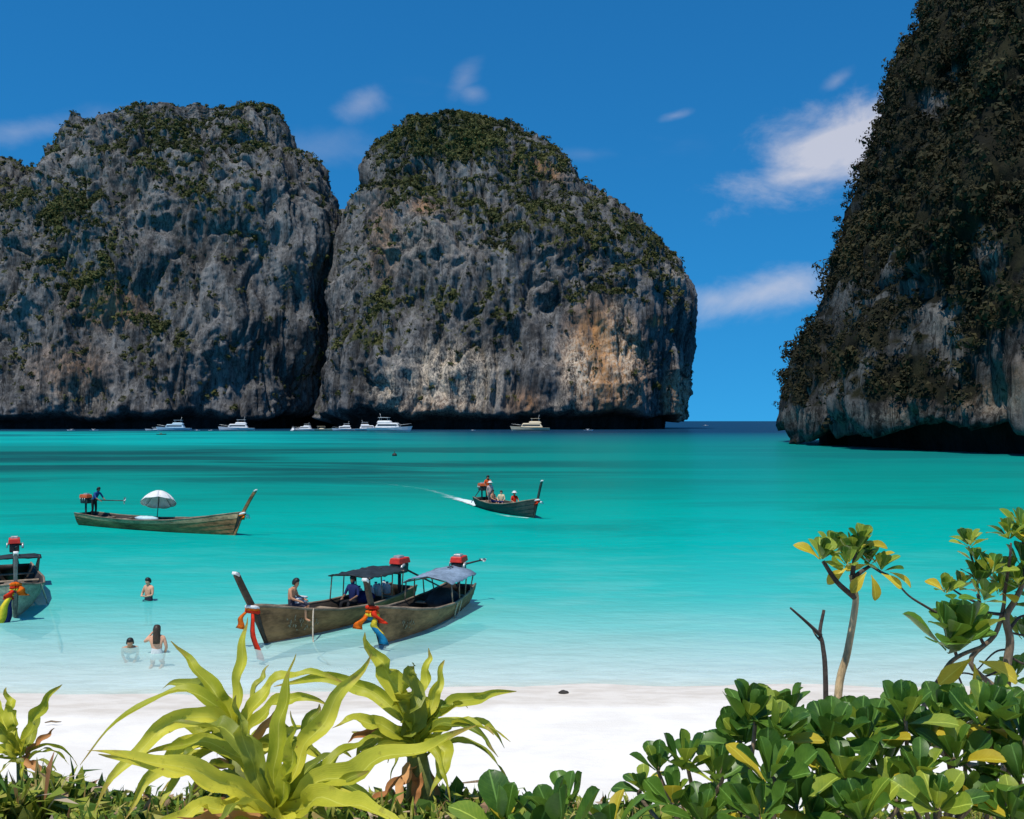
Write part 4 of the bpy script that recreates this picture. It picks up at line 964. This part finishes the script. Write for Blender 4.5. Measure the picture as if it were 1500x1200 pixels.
MB().ball((0, 0, .15), (.45, .45, .40), 12, 8).build('float', wood_dark, bo); MB().tube([(0, 0, .5), (0, 0, .95)], .05, 6).build('top_ring', wood_dark, bo)

# ------------------------------------------------------------------ lily plants with strap leaves
lily = leaf_mat('lily_leaf', (.40, .43, .026), (.84, .76, .085), (.95, .88, .07), .45, .35, vein=.35, edge=(.42, .24, .07), tw=.42)
lily_dk = leaf_mat('lily_leaf_green', (.11, .18, .02), (.42, .43, .05), (.6, .6, .05), .45, .35, vein=.35, edge=(.35, .24, .07), tw=.38)
dead = leaf_mat('dead_lily_leaf', (.42, .17, .06), (.72, .38, .16), (.6, .25, .08), .7, .15, tw=.25)
stemm = pmat('lily_stem', (.20, .22, .06), .6, .3, .3, 8, .1)
bark = pmat('grey_bark', (.235, .175, .115), .85, .15, .35, 14, .35, stretch=(1, 1, .3)); bark_d = pmat('dark_twig_bark', (.10, .075, .06), .85, .15, .35, 14, .3)

def strap(path, wid, facing, roll, mat, parent, wav=.5, name='leaf', seg=22):
    """long strap leaf along a curve: channelled, wavy margins, twisted, tapering to a drawn tip"""
    P = bez(path, seg) if len(path) <= 4 else spl(path, max(4, seg // (len(path) - 1)))
    n = len(P) - 1; vv, ac, al, ff = [], [], [], []; ks = random.uniform(.6, 1.4)
    for i in range(2, n + 1): P[i] = P[i] + Vector((math.sin(i * .9 + ks * 9), math.sin(i * 1.1 + ks * 5), math.sin(i * .8 + ks * 7))) * wid * .11 * ks
    ph = random.random() * 6; fr_ = random.uniform(7, 12)
    for i, p in enumerate(P):
        t_ = i / n; tg = (P[min(i + 1, n)] - P[max(i - 1, 0)]).normalized()
        nf = Quaternion(tg, roll * (.3 + 1.3 * t_) + .45 * math.sin(t_ * 5 + ph)) @ facing
        sd = tg.cross(nf).normalized(); nr = sd.cross(tg).normalized()
        wd = wid * .5 * min(1, .45 + 2.2 * t_) * (1 - max(0, (t_ - .45) / .55) ** 1.7) + .002
        for j, k in enumerate((-1, -.55, 0, .55, 1)):
            wob = wav * wd * .62 * abs(k) * math.sin(fr_ * t_ * 2 + ph + (1.3 if k > 0 else 0))
            vv.append(p + sd * (k * wd) + nr * (abs(k) ** 1.3 * wd * .62 + wob)); ac.append(k); al.append(t_)
    for i in range(n):
        for j in range(4): ff.append((i * 5 + j, i * 5 + j + 1, i * 5 + 6 + j, i * 5 + 5 + j))
    org = parent.location
    o = link(name, np_mesh(name, [v - org for v in vv], ff, True, {'across': ac, 'along': al}), mat, parent); return o

def lily_plant(base, d, leaves, label, top, extra=8, sc=1.0, deadl=()):
    b_ = px(base[0], base[1], d); b_.z = gz(b_.x, b_.y) - .03
    o = empty('lily_plant', b_, 0, label, 'plant', 'broad strap-leaved lilies on the bank')
    tp = px(top[0], top[1], d)
    MB().tube([Vector((0, 0, 0)), (tp - b_) * .5 + Vector((.02, 0, 0)), tp - b_], [.10 * sc, .085 * sc, .055 * sc], 10).build('stalk', stemm, o)
    for k, lf in enumerate(leaves):
        pts, wpx, dd = lf[0], lf[1], lf[2]; roll = lf[3] if len(lf) > 3 else random.uniform(-.5, .5); mt = lf[4] if len(lf) > 4 else (lily if random.random() < .72 else lily_dk)
        n = len(pts); path = [px(x, y, d + dd * (i / (n - 1)) ** 1.2) for i, (x, y) in enumerate(pts)]
        strap(path, wpx * d / F * .62, Vector((random.uniform(-.25, .1), -.72, .65)).normalized(), roll, mt, o)
    for k in range(extra + 5):                      # leaves that fill the heart and the far side of the plant
        a = 2 * math.pi * (k * .618 + .1); el_ = random.uniform(.5, 1.2); ln = random.uniform(.45, .75) * sc
        dr = Vector((math.cos(a), math.sin(a) * .9 + .15, 0)); s0 = tp + Vector((0, 0, -random.uniform(.02, .16) * sc))
        path = [s0, s0 + (dr * math.cos(el_) + Vector((0, 0, math.sin(el_)))) * ln * .5, s0 + dr * ln * .7 + Vector((0, 0, ln * .45 * math.sin(el_))), s0 + dr * ln * .95 + Vector((0, 0, ln * random.uniform(-.25, .25)))]
        strap(path, random.uniform(.045, .07) * sc, (Vector((0, 0, 1)) - dr * .5).normalized(), random.uniform(-.6, .6), lily_dk if k % 2 else lily, o)
    for pts, wpx, dd in deadl:
        n = len(pts); path = [px(x, y, d + dd * i / (n - 1)) for i, (x, y) in enumerate(pts)]
        strap(path, wpx * .75 * d / F, Vector((.1, -.85, .5)).normalized(), random.uniform(-.4, .4), dead, o, .55, 'dead_leaf')
    return o

lily_plant((404, 1290), 4.8, [
    ([(398, 1190), (330, 1120), (230, 1118), (128, 1098)], 44, -.5, .15), ([(350, 1165), (300, 1140), (220, 1110), (150, 1102)], 34, -.3, -.3),
    ([(402, 1185), (385, 1090), (330, 1045), (250, 1062)], 52, .25, .3, lily_dk), ([(404, 1185), (398, 1090), (420, 1030), (433, 955)], 38, .1, -.2),
    ([(410, 1185), (430, 1110), (480, 1040), (547, 955)], 46, .15, .2), ([(412, 1190), (470, 1130), (590, 1112), (695, 1066)], 56, -.35, .1),
    ([(408, 1195), (470, 1150), (540, 1172), (606, 1225)], 50, -.6, -.1), ([(406, 1185), (440, 1110), (450, 1060), (470, 1028)], 40, .2, .5, lily_dk),
    ([(410, 1188), (470, 1120), (530, 1080), (560, 1078)], 34, .4, -.2), ([(400, 1190), (370, 1120), (350, 1060), (345, 1020)], 36, -.1, .6, lily_dk),
    ([(404, 1195), (420, 1140), (440, 1090), (430, 1040)], 36, -.2, -.5), ([(398, 1192), (340, 1170), (280, 1175), (225, 1215)], 40, -.5, .2),
    ([(402, 1180), (380, 1100), (300, 1060), (215, 1105)], 36, .45, -.3), ([(412, 1192), (450, 1165), (500, 1150), (540, 1125)], 34, -.2, .4)],
    'large yellow green lily plant with a leaf reaching toward the brown dead leaves', (404, 1192), 9, 1.0,
    [([(400, 1200), (330, 1190), (270, 1200), (230, 1225)], 26, -.3), ([(395, 1210), (320, 1215), (260, 1195)], 22, -.5), ([(300, 1185), (330, 1170), (360, 1180)], 18, .2)])
lily_plant((352, 1230), 5.5, [
    ([(350, 1085), (346, 1035), (300, 1000), (255, 938)], 40, .1, .1, lily), ([(352, 1085), (348, 1020), (354, 970), (363, 902)], 30, .1, -.2, lily),
    ([(348, 1085), (320, 985), (225, 985), (118, 1118)], 30, -.2, .2, lily), ([(350, 1090), (310, 1000), (210, 1060), (138, 1190)], 40, -.5, -.2, lily),
    ([(350, 1080), (335, 1010), (290, 985), (238, 1008)], 34, .3, .3, lily_dk), ([(354, 1085), (375, 1000), (430, 965), (505, 1000)], 34, .2, -.1, lily),
    ([(355, 1090), (385, 1030), (430, 1005), (480, 1030)], 30, -.1, .3), ([(346, 1095), (290, 1060), (230, 1110), (185, 1195)], 38, -.5, -.1, lily),
    ([(346, 1100), (300, 1085), (260, 1130), (230, 1200)], 34, -.4, .2, lily), ([(352, 1090), (370, 1040), (376, 1000), (395, 975)], 26, .3, -.3),
    ([(349, 1090), (330, 1030), (310, 1010), (300, 985)], 30, .35, .4, lily_dk), ([(352, 1095), (330, 1060), (270, 1045), (222, 1085)], 36, -.2, .1, lily_dk)],
    'tall yellow green lily with one leaf straight up beside the red bow ribbon', (351, 1095), 7, .95,
    [([(350, 1110), (300, 1125), (275, 1170)], 20, -.2), ([(355, 1110), (390, 1050), (420, 1035)], 16, .2)])
lily_plant((612, 1260), 5.7, [
    ([(606, 1075), (600, 1020), (565, 985), (535, 930)], 56, -.1, .05, lily), ([(608, 1090), (604, 1040), (600, 1000), (603, 966)], 58, -.15, .3, lily_dk),
    ([(612, 1075), (624, 1020), (626, 990), (630, 948)], 30, .15, -.2, lily), ([(614, 1075), (636, 1030), (640, 1000), (650, 965)], 28, .1, .3, lily),
    ([(614, 1070), (650, 1025), (690, 1020), (755, 1010)], 32, .2, .2, lily), ([(606, 1070), (560, 1010), (500, 970), (405, 1005)], 34, .3, -.2, lily),
    ([(606, 1085), (560, 1060), (520, 1040), (490, 1065)], 32, -.2, .2), ([(612, 1085), (650, 1050), (700, 1055), (722, 1075)], 34, -.2, -.3, lily),
    ([(614, 1095), (660, 1070), (662, 1120), (630, 1165)], 40, -.3, .1, lily), ([(604, 1090), (570, 1060), (540, 1080), (520, 1110)], 28, -.1, -.4, lily_dk),
    ([(610, 1080), (590, 1030), (575, 1000), (562, 1000)], 34, .3, .4, lily_dk), ([(612, 1075), (632, 1040), (664, 1020), (684, 1035)], 30, .1, -.4, lily_dk)],
    'lily plant beside the orange garlanded bow with orange dead leaves at its foot', (610, 1090), 7, .9,
    [([(606, 1110), (598, 1140), (572, 1192)], 22, -.25), ([(612, 1115), (618, 1150), (596, 1188)], 20, -.2), ([(604, 1120), (570, 1165), (530, 1180)], 16, -.2), ([(616, 1110), (640, 1150), (640, 1190)], 20, .1), ([(602, 1070), (540, 1060), (510, 1085)], 16, .2)])
lily_plant((34, 1190), 6.6, [
    ([(34, 1100), (48, 1060), (60, 1035), (92, 1000)], 28, -.1, .1, lily), ([(32, 1100), (24, 1060), (20, 1035), (10, 1008)], 30, .1, .2, lily), ([(30, 1105), (10, 1060), (-10, 1050), (-45, 1075)], 28, -.1, -.2, lily_dk),
    ([(36, 1105), (50, 1080), (50, 1050), (58, 1030)], 26, .2, .4, lily_dk), ([(28, 1105), (0, 1090), (-30, 1090), (-60, 1130)], 26, -.3, .1), ([(30, 1105), (14, 1080), (0, 1040), (-6, 1010)], 22, .2, .3)],
    'small lily plant alone at the far end of the bank beside the grey green boat', (33, 1108), 5, .5, [([(36, 1110), (60, 1085), (82, 1066)], 12, .1), ([(34, 1110), (60, 1120), (70, 1140)], 14, -.1)])

# ------------------------------------------------------------------ sea lettuce shrubs: paddle leaves in rosettes on branch ends
def paddle_mesh(name, mat, curl, fold, wid):
    """paddle leaf, 1 unit long, along +Y, upper side +Z"""
    prof = [(0, .035), (.12, .05), (.3, .12), (.5, .21), (.68, .275), (.82, .275), (.93, .20), (.985, .10), (1.0, .02)]
    vv, ac, al, ff = [], [], [], []
    for i, (t_, w_) in enumerate(prof):
        for j, k in enumerate((-1, -.5, 0, .5, 1)):
            z = curl * t_ * t_ + fold * w_ * abs(k) ** 1.5 + .012 * math.sin(9 * t_ + k * 2)
            vv.append((k * w_ * wid * 1.04, t_ * (1 - .02 * abs(k)) - .10 * curl * t_, z)); ac.append(k); al.append(t_)
    for i in range(len(prof) - 1):
        for j in range(4): ff.append((i * 5 + j, i * 5 + 1 + j, i * 5 + 6 + j, i * 5 + 5 + j))
    me = np_mesh(name, vv, ff, True, {'across': ac, 'along': al}); me.materials.append(mat); return me
sea_leaf = leaf_mat('sea_lettuce_leaf', (.024, .080, .010), (.105, .215, .026), (.34, .52, .05), .40, .4, vein=.6, tw=.28)
sea_leaf_l = leaf_mat('sea_lettuce_young_leaf', (.15, .25, .025), (.36, .42, .05), (.6, .65, .05), .34, .5, vein=.5, tw=.3)
sea_leaf_y = leaf_mat('sea_lettuce_yellow_leaf', (.50, .38, .02), (.66, .52, .05), (.8, .6, .05), .45, .35, vein=.4, tw=.38)
LEAVES = [paddle_mesh('leaf', sea_leaf, c, f_, w_) for c, f_, w_ in ((-.22, .35, 1.0), (-.05, .5, .95), (.12, .4, 1.12), (-.38, .25, 1.0), (.28, .55, .9))]
LEAVES_L = [paddle_mesh('leaf', sea_leaf_l, c, f_, w_) for c, f_, w_ in ((-.15, .4, 1.0), (.1, .5, .95), (-.35, .3, 1.05))]
LEAVES_Y = [paddle_mesh('leaf', sea_leaf_y, c, f_, w_) for c, f_, w_ in ((-.25, .3, 1.0), (-.45, .5, .85))]

def put_leaf(parent, pos, yv, zv, ln, young=.12, yellow=.03):
    r = random.random(); me = random.choice(LEAVES_Y if r < yellow else LEAVES_L if r < yellow + young else LEAVES)
    yv = yv.normalized(); xv = yv.cross(zv).normalized(); zv = xv.cross(yv)
    M = Matrix((xv, yv, zv)).transposed().to_4x4(); M = Matrix.Translation(pos - parent.location) @ M @ Matrix.Diagonal((ln * random.uniform(.85, 1.12), ln, ln, 1))
    o = bpy.data.objects.new('leaf', me); COL.objects.link(o); o.parent = parent; o.matrix_local = M; return o

def rosette(parent, pos, ln, n=11, axis=None, young=.12, yellow=.03):
    ax = (axis or Vector((random.uniform(-.35, .35), random.uniform(-.45, .1), 1))).normalized(); e1 = ax.orthogonal().normalized(); e2 = ax.cross(e1); ph = random.random() * 6.28
    for k in range(n):
        t_ = k / (n - 1); a = ph + 2.39996 * k + random.uniform(-.25, .25); el_ = R(82 - 56 * t_ ** .9 + random.uniform(-10, 10))
        rd = e1 * math.cos(a) + e2 * math.sin(a); yv = rd * math.cos(el_) + ax * math.sin(el_); zv = ax * math.cos(el_) - rd * math.sin(el_)
        zv = Quaternion(yv, random.uniform(-.4, .4)) @ zv
        put_leaf(parent, pos - ax * (.30 * ln * t_) + rd * .012, yv, zv, ln * (.62 + .42 * t_ ** .7) * random.uniform(.86, 1.12), young if t_ > .25 else min(.6, young * 2.4), yellow * (2.2 if t_ > .75 else .4))

def branch(parent, pts, r0, r1, mat=bark, name='branch'):
    P = spl(pts, 5); n = len(P) - 1; return MB().tube([p - parent.location for p in P], [r0 + (r1 - r0) * i / n for i in range(n + 1)], 7).build(name, mat, parent)

def shrub(root, d, ros, label, ln, group='paddle-leaved shrubs on the bank', young=.12, yellow=.03, rr=.016, name='sea_lettuce_shrub', nl=(10, 14), hub=None):
    r0 = px(root[0], root[1], d); r0.z = gz(r0.x, r0.y) - .02
    o = empty(name, r0, 0, label, 'shrub', group)
    hubp = px(hub[0], hub[1], d) if hub else r0 + Vector((0, 0, .12))
    if hub: branch(o, [r0, (r0 + hubp) / 2 + Vector((.02, .01, 0)), hubp], rr * 1.5, rr)
    for it in ros:
        x, y, sz = it[:3]; dd = it[3] if len(it) > 3 else random.uniform(-.35, .35)
        p = px(x, y, d + dd); mid = hubp * .45 + p * .55 + Vector((random.uniform(-.06, .06), random.uniform(-.06, .06), -.06))
        branch(o, [hubp, mid, p + Vector((random.uniform(-.02, .02), 0, -.05)), p - Vector((0, 0, .01))], rr * .75, rr * .42)
        rosette(o, p, sz * .86 * (d + dd) / F, random.randint(*nl), young=young, yellow=yellow)
    return o

shrub((1010, 1230), 4.3, [(1005, 1112, 66, 0), (962, 1118, 50, .1), (1048, 1128, 70, -.1), (985, 1168, 64, -.2), (1030, 1195, 70, -.3), (1078, 1178, 72, .1), (940, 1150, 48, .3), (1065, 1090, 56, .4)],
      'paddle-leaved shrub spreading onto the open sand at the edge of the thicket', .16, young=.14)
shrub((1110, 1250), 4.2, [(1098, 1045, 76, 0), (1140, 1072, 84, -.1), (1085, 1080, 70, .2), (1128, 1130, 88, -.3), (1170, 1105, 78, .2), (1108, 1185, 86, -.4), (1165, 1170, 84, -.2), (1150, 1040, 60, .4), (1190, 1075, 70, .3)],
      'dark green paddle-leaved shrub in front of the bare twig', .2)
shrub((1235, 1260), 4.3, [(1215, 1075, 80, 0), (1262, 1078, 84, .1), (1240, 1130, 80, -.2), (1205, 1160, 78, -.1), (1285, 1120, 76, .2), (1260, 1190, 88, -.4), (1310, 1165, 80, -.1), (1190, 1200, 76, -.3), (1300, 1070, 66, .4)],
      'paddle-leaved shrub at the foot of the slim sapling', .2, yellow=.06)
shrub((1370, 1260), 4.4, [(1322, 1045, 74, 0), (1352, 1078, 78, .1), (1300, 1100, 60, .3), (1380, 1045, 72, .2), (1345, 1130, 72, -.2), (1395, 1105, 76, -.1), (1370, 1175, 80, -.4), (1410, 1165, 74, -.2), (1405, 1055, 66, .3)],
      'paddle-leaved shrub with yellowing leaves beneath the twisted shrub', .2, yellow=.09)
shrub((1470, 1260), 4.4, [(1440, 1045, 76, 0), (1478, 1062, 80, .1), (1500, 1075, 84, -.1), (1455, 1105, 74, .2), (1490, 1135, 78, -.2), (1440, 1160, 70, -.1), (1480, 1190, 78, -.3), (1530, 1110, 80, 0), (1460, 1025, 54, .4), (1540, 1180, 80, -.3)],
      'paddle-leaved shrub at the end of the thicket under the bare crossing branches', .2, yellow=.06)
shrub((815, 1300), 3.7, [(740, 1205, 104, 0), (812, 1200, 112, -.05), (828, 1168, 64, .15), (896, 1215, 92, .1), (780, 1240, 96, -.1), (715, 1235, 70, .1)], 'big-leaved low shrub on the bank alone before the open sand', .22, nl=(7, 9))

# slim sapling, bare twig, twisted shrub behind the thicket
d = 6.2
r0 = px(1222, 1100, d); r0.z = gz(r0.x, r0.y) - .02
o = empty('sapling', r0, 0, 'slim sapling with tan stem and a flat tuft of leaves', 'sapling')
branch(o, [r0, px(1226, 1020, d), px(1240, 955, d), px(1252, 885, d), px(1250, 862, d), px(1246, 842, d)], .027, .015, pmat('tan_bark', (.66, .46, .24), .8, .15, .35, 14, .3, stretch=(1, 1, .3)), 'trunk')
branch(o, [px(1251, 875, d), px(1225, 852, d - .1), px(1205, 822, d - .1)], .018, .012, bark_d)
branch(o, [px(1247, 848, d), px(1262, 836, d), px(1275, 828, d + .1)], .016, .010, bark_d)
branch(o, [px(1247, 848, d), px(1250, 825, d), px(1252, 808, d)], .016, .010, bark_d)
branch(o, [px(1275, 828, d + .1), px(1290, 838, d), px(1300, 842, d)], .010, .008, bark_d)
for (x, y, sz, dd) in [(1204, 812, 44, -.1), (1222, 800, 40, .1), (1250, 805, 50, 0), (1272, 818, 46, .1), (1262, 790, 40, 0), (1290, 828, 38, 0), (1240, 822, 38, -.2)]:
    rosette(o, px(x, y, d + dd), sz * .78 * d / F, random.randint(9, 12), young=.36, yellow=.08)
for (x, y, a) in [(1268, 838, 2.3), (1290, 840, .4), (1302, 838, -.1), (1240, 832, 2.9), (1275, 842, 1.4)]:
    yv = Vector((math.cos(a), -.35, -.35 - .3 * math.sin(a))); put_leaf(o, px(x, y, d - .05), yv, Vector((.1, -.6, .8)), 33 * d / F, 0, 1)
r0 = px(1208, 1100, 6.0); r0.z = gz(r0.x, r0.y) - .02
o = empty('bare_shrub', r0, 0, 'leafless forked grey twig beside the slim sapling', 'twig')
branch(o, [r0, px(1208, 1000, 6), px(1204, 945, 6), px(1200, 925, 6), px(1206, 893, 6)], .017, .009, bark_d, 'trunk')
branch(o, [px(1201, 930, 6), px(1182, 912, 5.95), px(1157, 890, 5.9)], .013, .006, bark_d); branch(o, [px(1203, 940, 6), px(1194, 930, 6.0), px(1186, 914, 6.1)], .007, .004, bark_d)
d = 6.8
r0 = px(1470, 1120, d); r0.z = gz(r0.x, r0.y) - .02
o = empty('twisted_shrub', r0, 0, 'tall twisted shrub with crooked bare branches and small leaf tufts', 'shrub')
branch(o, [r0, px(1472, 1000, d), px(1478, 940, d), px(1472, 905, d), px(1485, 880, d), px(1500, 850, d)], .034, .016, bark, 'trunk')
K_ = [([(1474, 1020), (1420, 970), (1455, 930), (1468, 890), (1470, 865)], .020), ([(1470, 1125), (1390, 1110), (1348, 1050), (1380, 985), (1400, 962), (1440, 945)], .022), ([(1400, 962), (1395, 945), (1392, 930)], .012), ([(1468, 900), (1440, 895), (1434, 880), (1430, 850)], .012),
      ([(1434, 885), (1405, 870), (1388, 858)], .009), ([(1440, 945), (1432, 925), (1436, 900), (1430, 870)], .012), ([(1390, 908), (1355, 888), (1330, 872), (1312, 852)], .010), ([(1434, 925), (1410, 915), (1390, 908)], .010), ([(1440, 860), (1425, 825), (1418, 800)], .010),
      ([(1470, 870), (1478, 820), (1480, 795)], .012), ([(1500, 850), (1498, 800), (1495, 775)], .012), ([(1475, 960), (1500, 972), (1530, 968)], .009), ([(1476, 950), (1455, 955), (1430, 980)], .008), ([(1474, 925), (1500, 930), (1520, 925)], .008), ([(1474, 975), (1440, 990), (1410, 985), (1375, 992)], .008), ([(1478, 920), (1490, 905), (1502, 900)], .012), ([(1400, 985), (1408, 1005), (1412, 1030)], .008)]
for pts, r in K_:
    dj = random.uniform(-.15, .15); branch(o, [px(x, y, d + dj * (i > 0)) for i, (x, y) in enumerate(pts)], r, r * .55, bark if r > .013 else bark_d)
for (x, y, sz, dd) in [(1418, 792, 40, 0), (1475, 780, 46, 0), (1494, 768, 46, .1), (1452, 832, 46, -.1), (1432, 845, 48, 0), (1478, 838, 50, .2), (1385, 862, 40, 0), (1405, 856, 40, .1), (1490, 850, 50, 0), (1440, 872, 44, -.1), (1465, 862, 46, .1), (1500, 822, 50, 0), (1430, 818, 36, .1), (1510, 790, 46, 0)]:
    rosette(o, px(x, y, d + dd), sz * .74 * d / F, random.randint(9, 12), young=.40, yellow=.06)
for (x, y, sz) in [(1392, 935, 76), (1410, 925, 70)]: rosette(o, px(x, y, d - .3), sz * d / F, 11, young=.1, yellow=.02)
for (x, y, a) in [(1425, 972, 1.6), (1432, 968, .3), (1420, 965, 2.6)]:
    put_leaf(o, px(x, y, d - .3), Vector((math.cos(a), -.4, -.7 * abs(math.sin(a)))), Vector((.1, -.7, .7)), 52 * d / F, 0, 1)
for (x, y) in [(1482, 985), (1500, 925), (1520, 880)]: rosette(o, px(x, y, d + .1), 40 * d / F, 9, young=.2, yellow=.04)

# ------------------------------------------------------------------ ground cover and litter on the bank
def cover_mat():
    m_ = leaf_mat('ground_cover_leaf', (.05, .09, .01), (.3, .3, .05), (.4, .4, .06), .6, .2, tint=True, tw=.3); t = m_.node_tree; q = NB(t)
    at = q.n('ShaderNodeAttribute', attribute_name='tint').outputs['Fac']
    c = q.ramp(at, [(0, (.022, .052, .010)), (.30, (.085, .17, .022)), (.52, (.34, .38, .045)), (.72, (.52, .44, .15)), (.86, (.34, .16, .07)), (1, (.62, .50, .36))])
    for n in t.nodes:
        if n.type == 'BSDF_PRINCIPLED': t.links.new(c, n.inputs['Base Color'])
        if n.type == 'BSDF_TRANSLUCENT': t.links.new(c, n.inputs[0])
    return m_
gc_ = cover_mat()
gc = gc_
def cover(n, xr, yr, hgt, label, dens, seed, brown=.3):
    r = np.random.default_rng(seed); X = r.uniform(*xr, n * 3); Y = r.uniform(*yr, n * 3)
    keep = r.random(n * 3) < dens(X, Y); X, Y = X[keep][:n], Y[keep][:n]; n = len(X)
    nz_ = fbm(np.stack([X * 1.3, Y * 1.3, X * 0], 1), 3)
    hh = hgt * np.clip(.75 + .5 * nz_, .35, 1.3) * r.uniform(.4, 1.15, n)
    a = r.uniform(0, 6.283, n); lean = r.uniform(.1, .9, n); broad = r.random(n) < .55; wd = np.where(broad, r.uniform(.014, .034, n), r.uniform(.004, .010, n)) * (hgt / .16) ** .5; hh = np.where(broad, hh * .85, hh)
    g0 = np.stack([X, Y, np.interp(Y, GY, GZ) - .02], 1)
    dr = np.stack([np.cos(a), np.sin(a), 0 * a], 1); sd = np.stack([-np.sin(a), np.cos(a), 0 * a], 1)
    sd = sd + r.normal(size=(n, 3)) * .3
    st = r.random(n) * .75
    b0 = g0 + np.array([0, 0, 1]) * (hh * st * .8)[:, None]
    m1 = b0 + dr * (hh * lean * .35)[:, None] + np.array([0, 0, 1]) * (hh * .45)[:, None]
    tp = b0 + dr * (hh * lean * .9)[:, None] + np.array([0, 0, 1]) * (hh * (.85 - .6 * lean))[:, None]
    v = np.stack([b0 - sd * wd[:, None] * .4, b0 + sd * wd[:, None] * .4, m1 + sd * wd[:, None], m1 - sd * wd[:, None], tp], 1).reshape(-1, 3)
    i0 = np.arange(n)[:, None] * 5
    f = np.concatenate([i0 + np.array([[0, 1, 2]]), i0 + np.array([[0, 2, 3]]), i0 + np.array([[3, 2, 4]])])
    ti = np.repeat(np.clip(np.where(r.random(n) < .80, np.clip(.33 + .22 * nz_ + r.normal(size=n) * .15, 0, .6), r.uniform(.6, 1, n)), 0, 1), 5)
    o = link('ground_cover', np_mesh('ground_cover', v, f, False, {'tint': ti}), gc); tag(o, label, None, None, 'stuff')
def d1(X, Y):
    lim = np.interp(X, [-5, -3.4, -2.6, -1.6, -.8, .2, .9, 1.4], [1, 1, .95, .8, .8, .7, .45, .12])
    return lim * np.clip(.75 + .9 * fbm(np.stack([X * 1.1, Y * 1.1, X * 0 + 3], 1), 3), .05, 1)
cover(34000, (-5.5, 1.4), (4.3, 6.5), .21, 'low tangled grass and creeper on the edge of the bank', d1, 3)
cover(12000, (-5.5, -2.4), (5.2, 6.7), .36, 'taller tangled creeper near the small lily plant', lambda X, Y: np.clip(.6 + fbm(np.stack([X, Y, X * 0 + 8], 1), 3), .1, 1), 5)
cover(9000, (.2, 4.5), (3.6, 6.6), .12, 'sparse grass and litter beneath the thicket', lambda X, Y: np.clip(.35 + .9 * fbm(np.stack([X * 1.4, Y * 1.4, X * 0 + 20], 1), 3), .02, .9), 9)
cover(5000, (-7, 7), (6.6, 11.5), .16, 'grass on the slope below the bank', lambda X, Y: np.clip(.3 + .9 * fbm(np.stack([X * .8, Y * .8, X * 0 + 30], 1), 3), .02, .9), 12)

# loose things on the sand
def pebble(x, y, r, label, mat):
    p = px(x, y, 1); k = 0
    d_ = 20.0
    for _ in range(40): zq = gz(0, d_); d_ = (H - zq) * F / (y - 617)
    p = px(x, y, d_); p.z = gz(p.x, p.y)
    o = MB().ball((0, 0, r * .3), (r * 1.3, r, r * .7), 9, 6, .12).build('stone', mat, None, loc=p); return tag(o, label, 'stone')
pebble(825, 1016, .10, 'small dark stone alone on the wet sand', pmat('dark_stone', (.05, .045, .04), .8, .2, .3, 9, .3))
def stick(x, y, ln, a, label):
    d_ = 15.0
    for _ in range(40): zq = gz(0, d_); d_ = (H - zq) * F / (y - 617)
    p = px(x, y, d_); p.z = gz(p.x, p.y) + .02
    dr = Vector((math.cos(a), math.sin(a), 0))
    o = MB().tube([dr * -ln, dr * -ln * .3 + Vector((0, .03, .015)), dr * ln * .4 + Vector((0, -.02, .01)), dr * ln], [.012, .022, .020, .008], 6).build('driftwood_stick', bark, None, loc=p); return tag(o, label, 'stick')
stick(712, 1146, .38, .06, 'thin driftwood stick lying on dry sand near the lily with dead leaves')
stick(80, 1058, .16, .2, 'short driftwood stick on the dry sand beside the small lily')
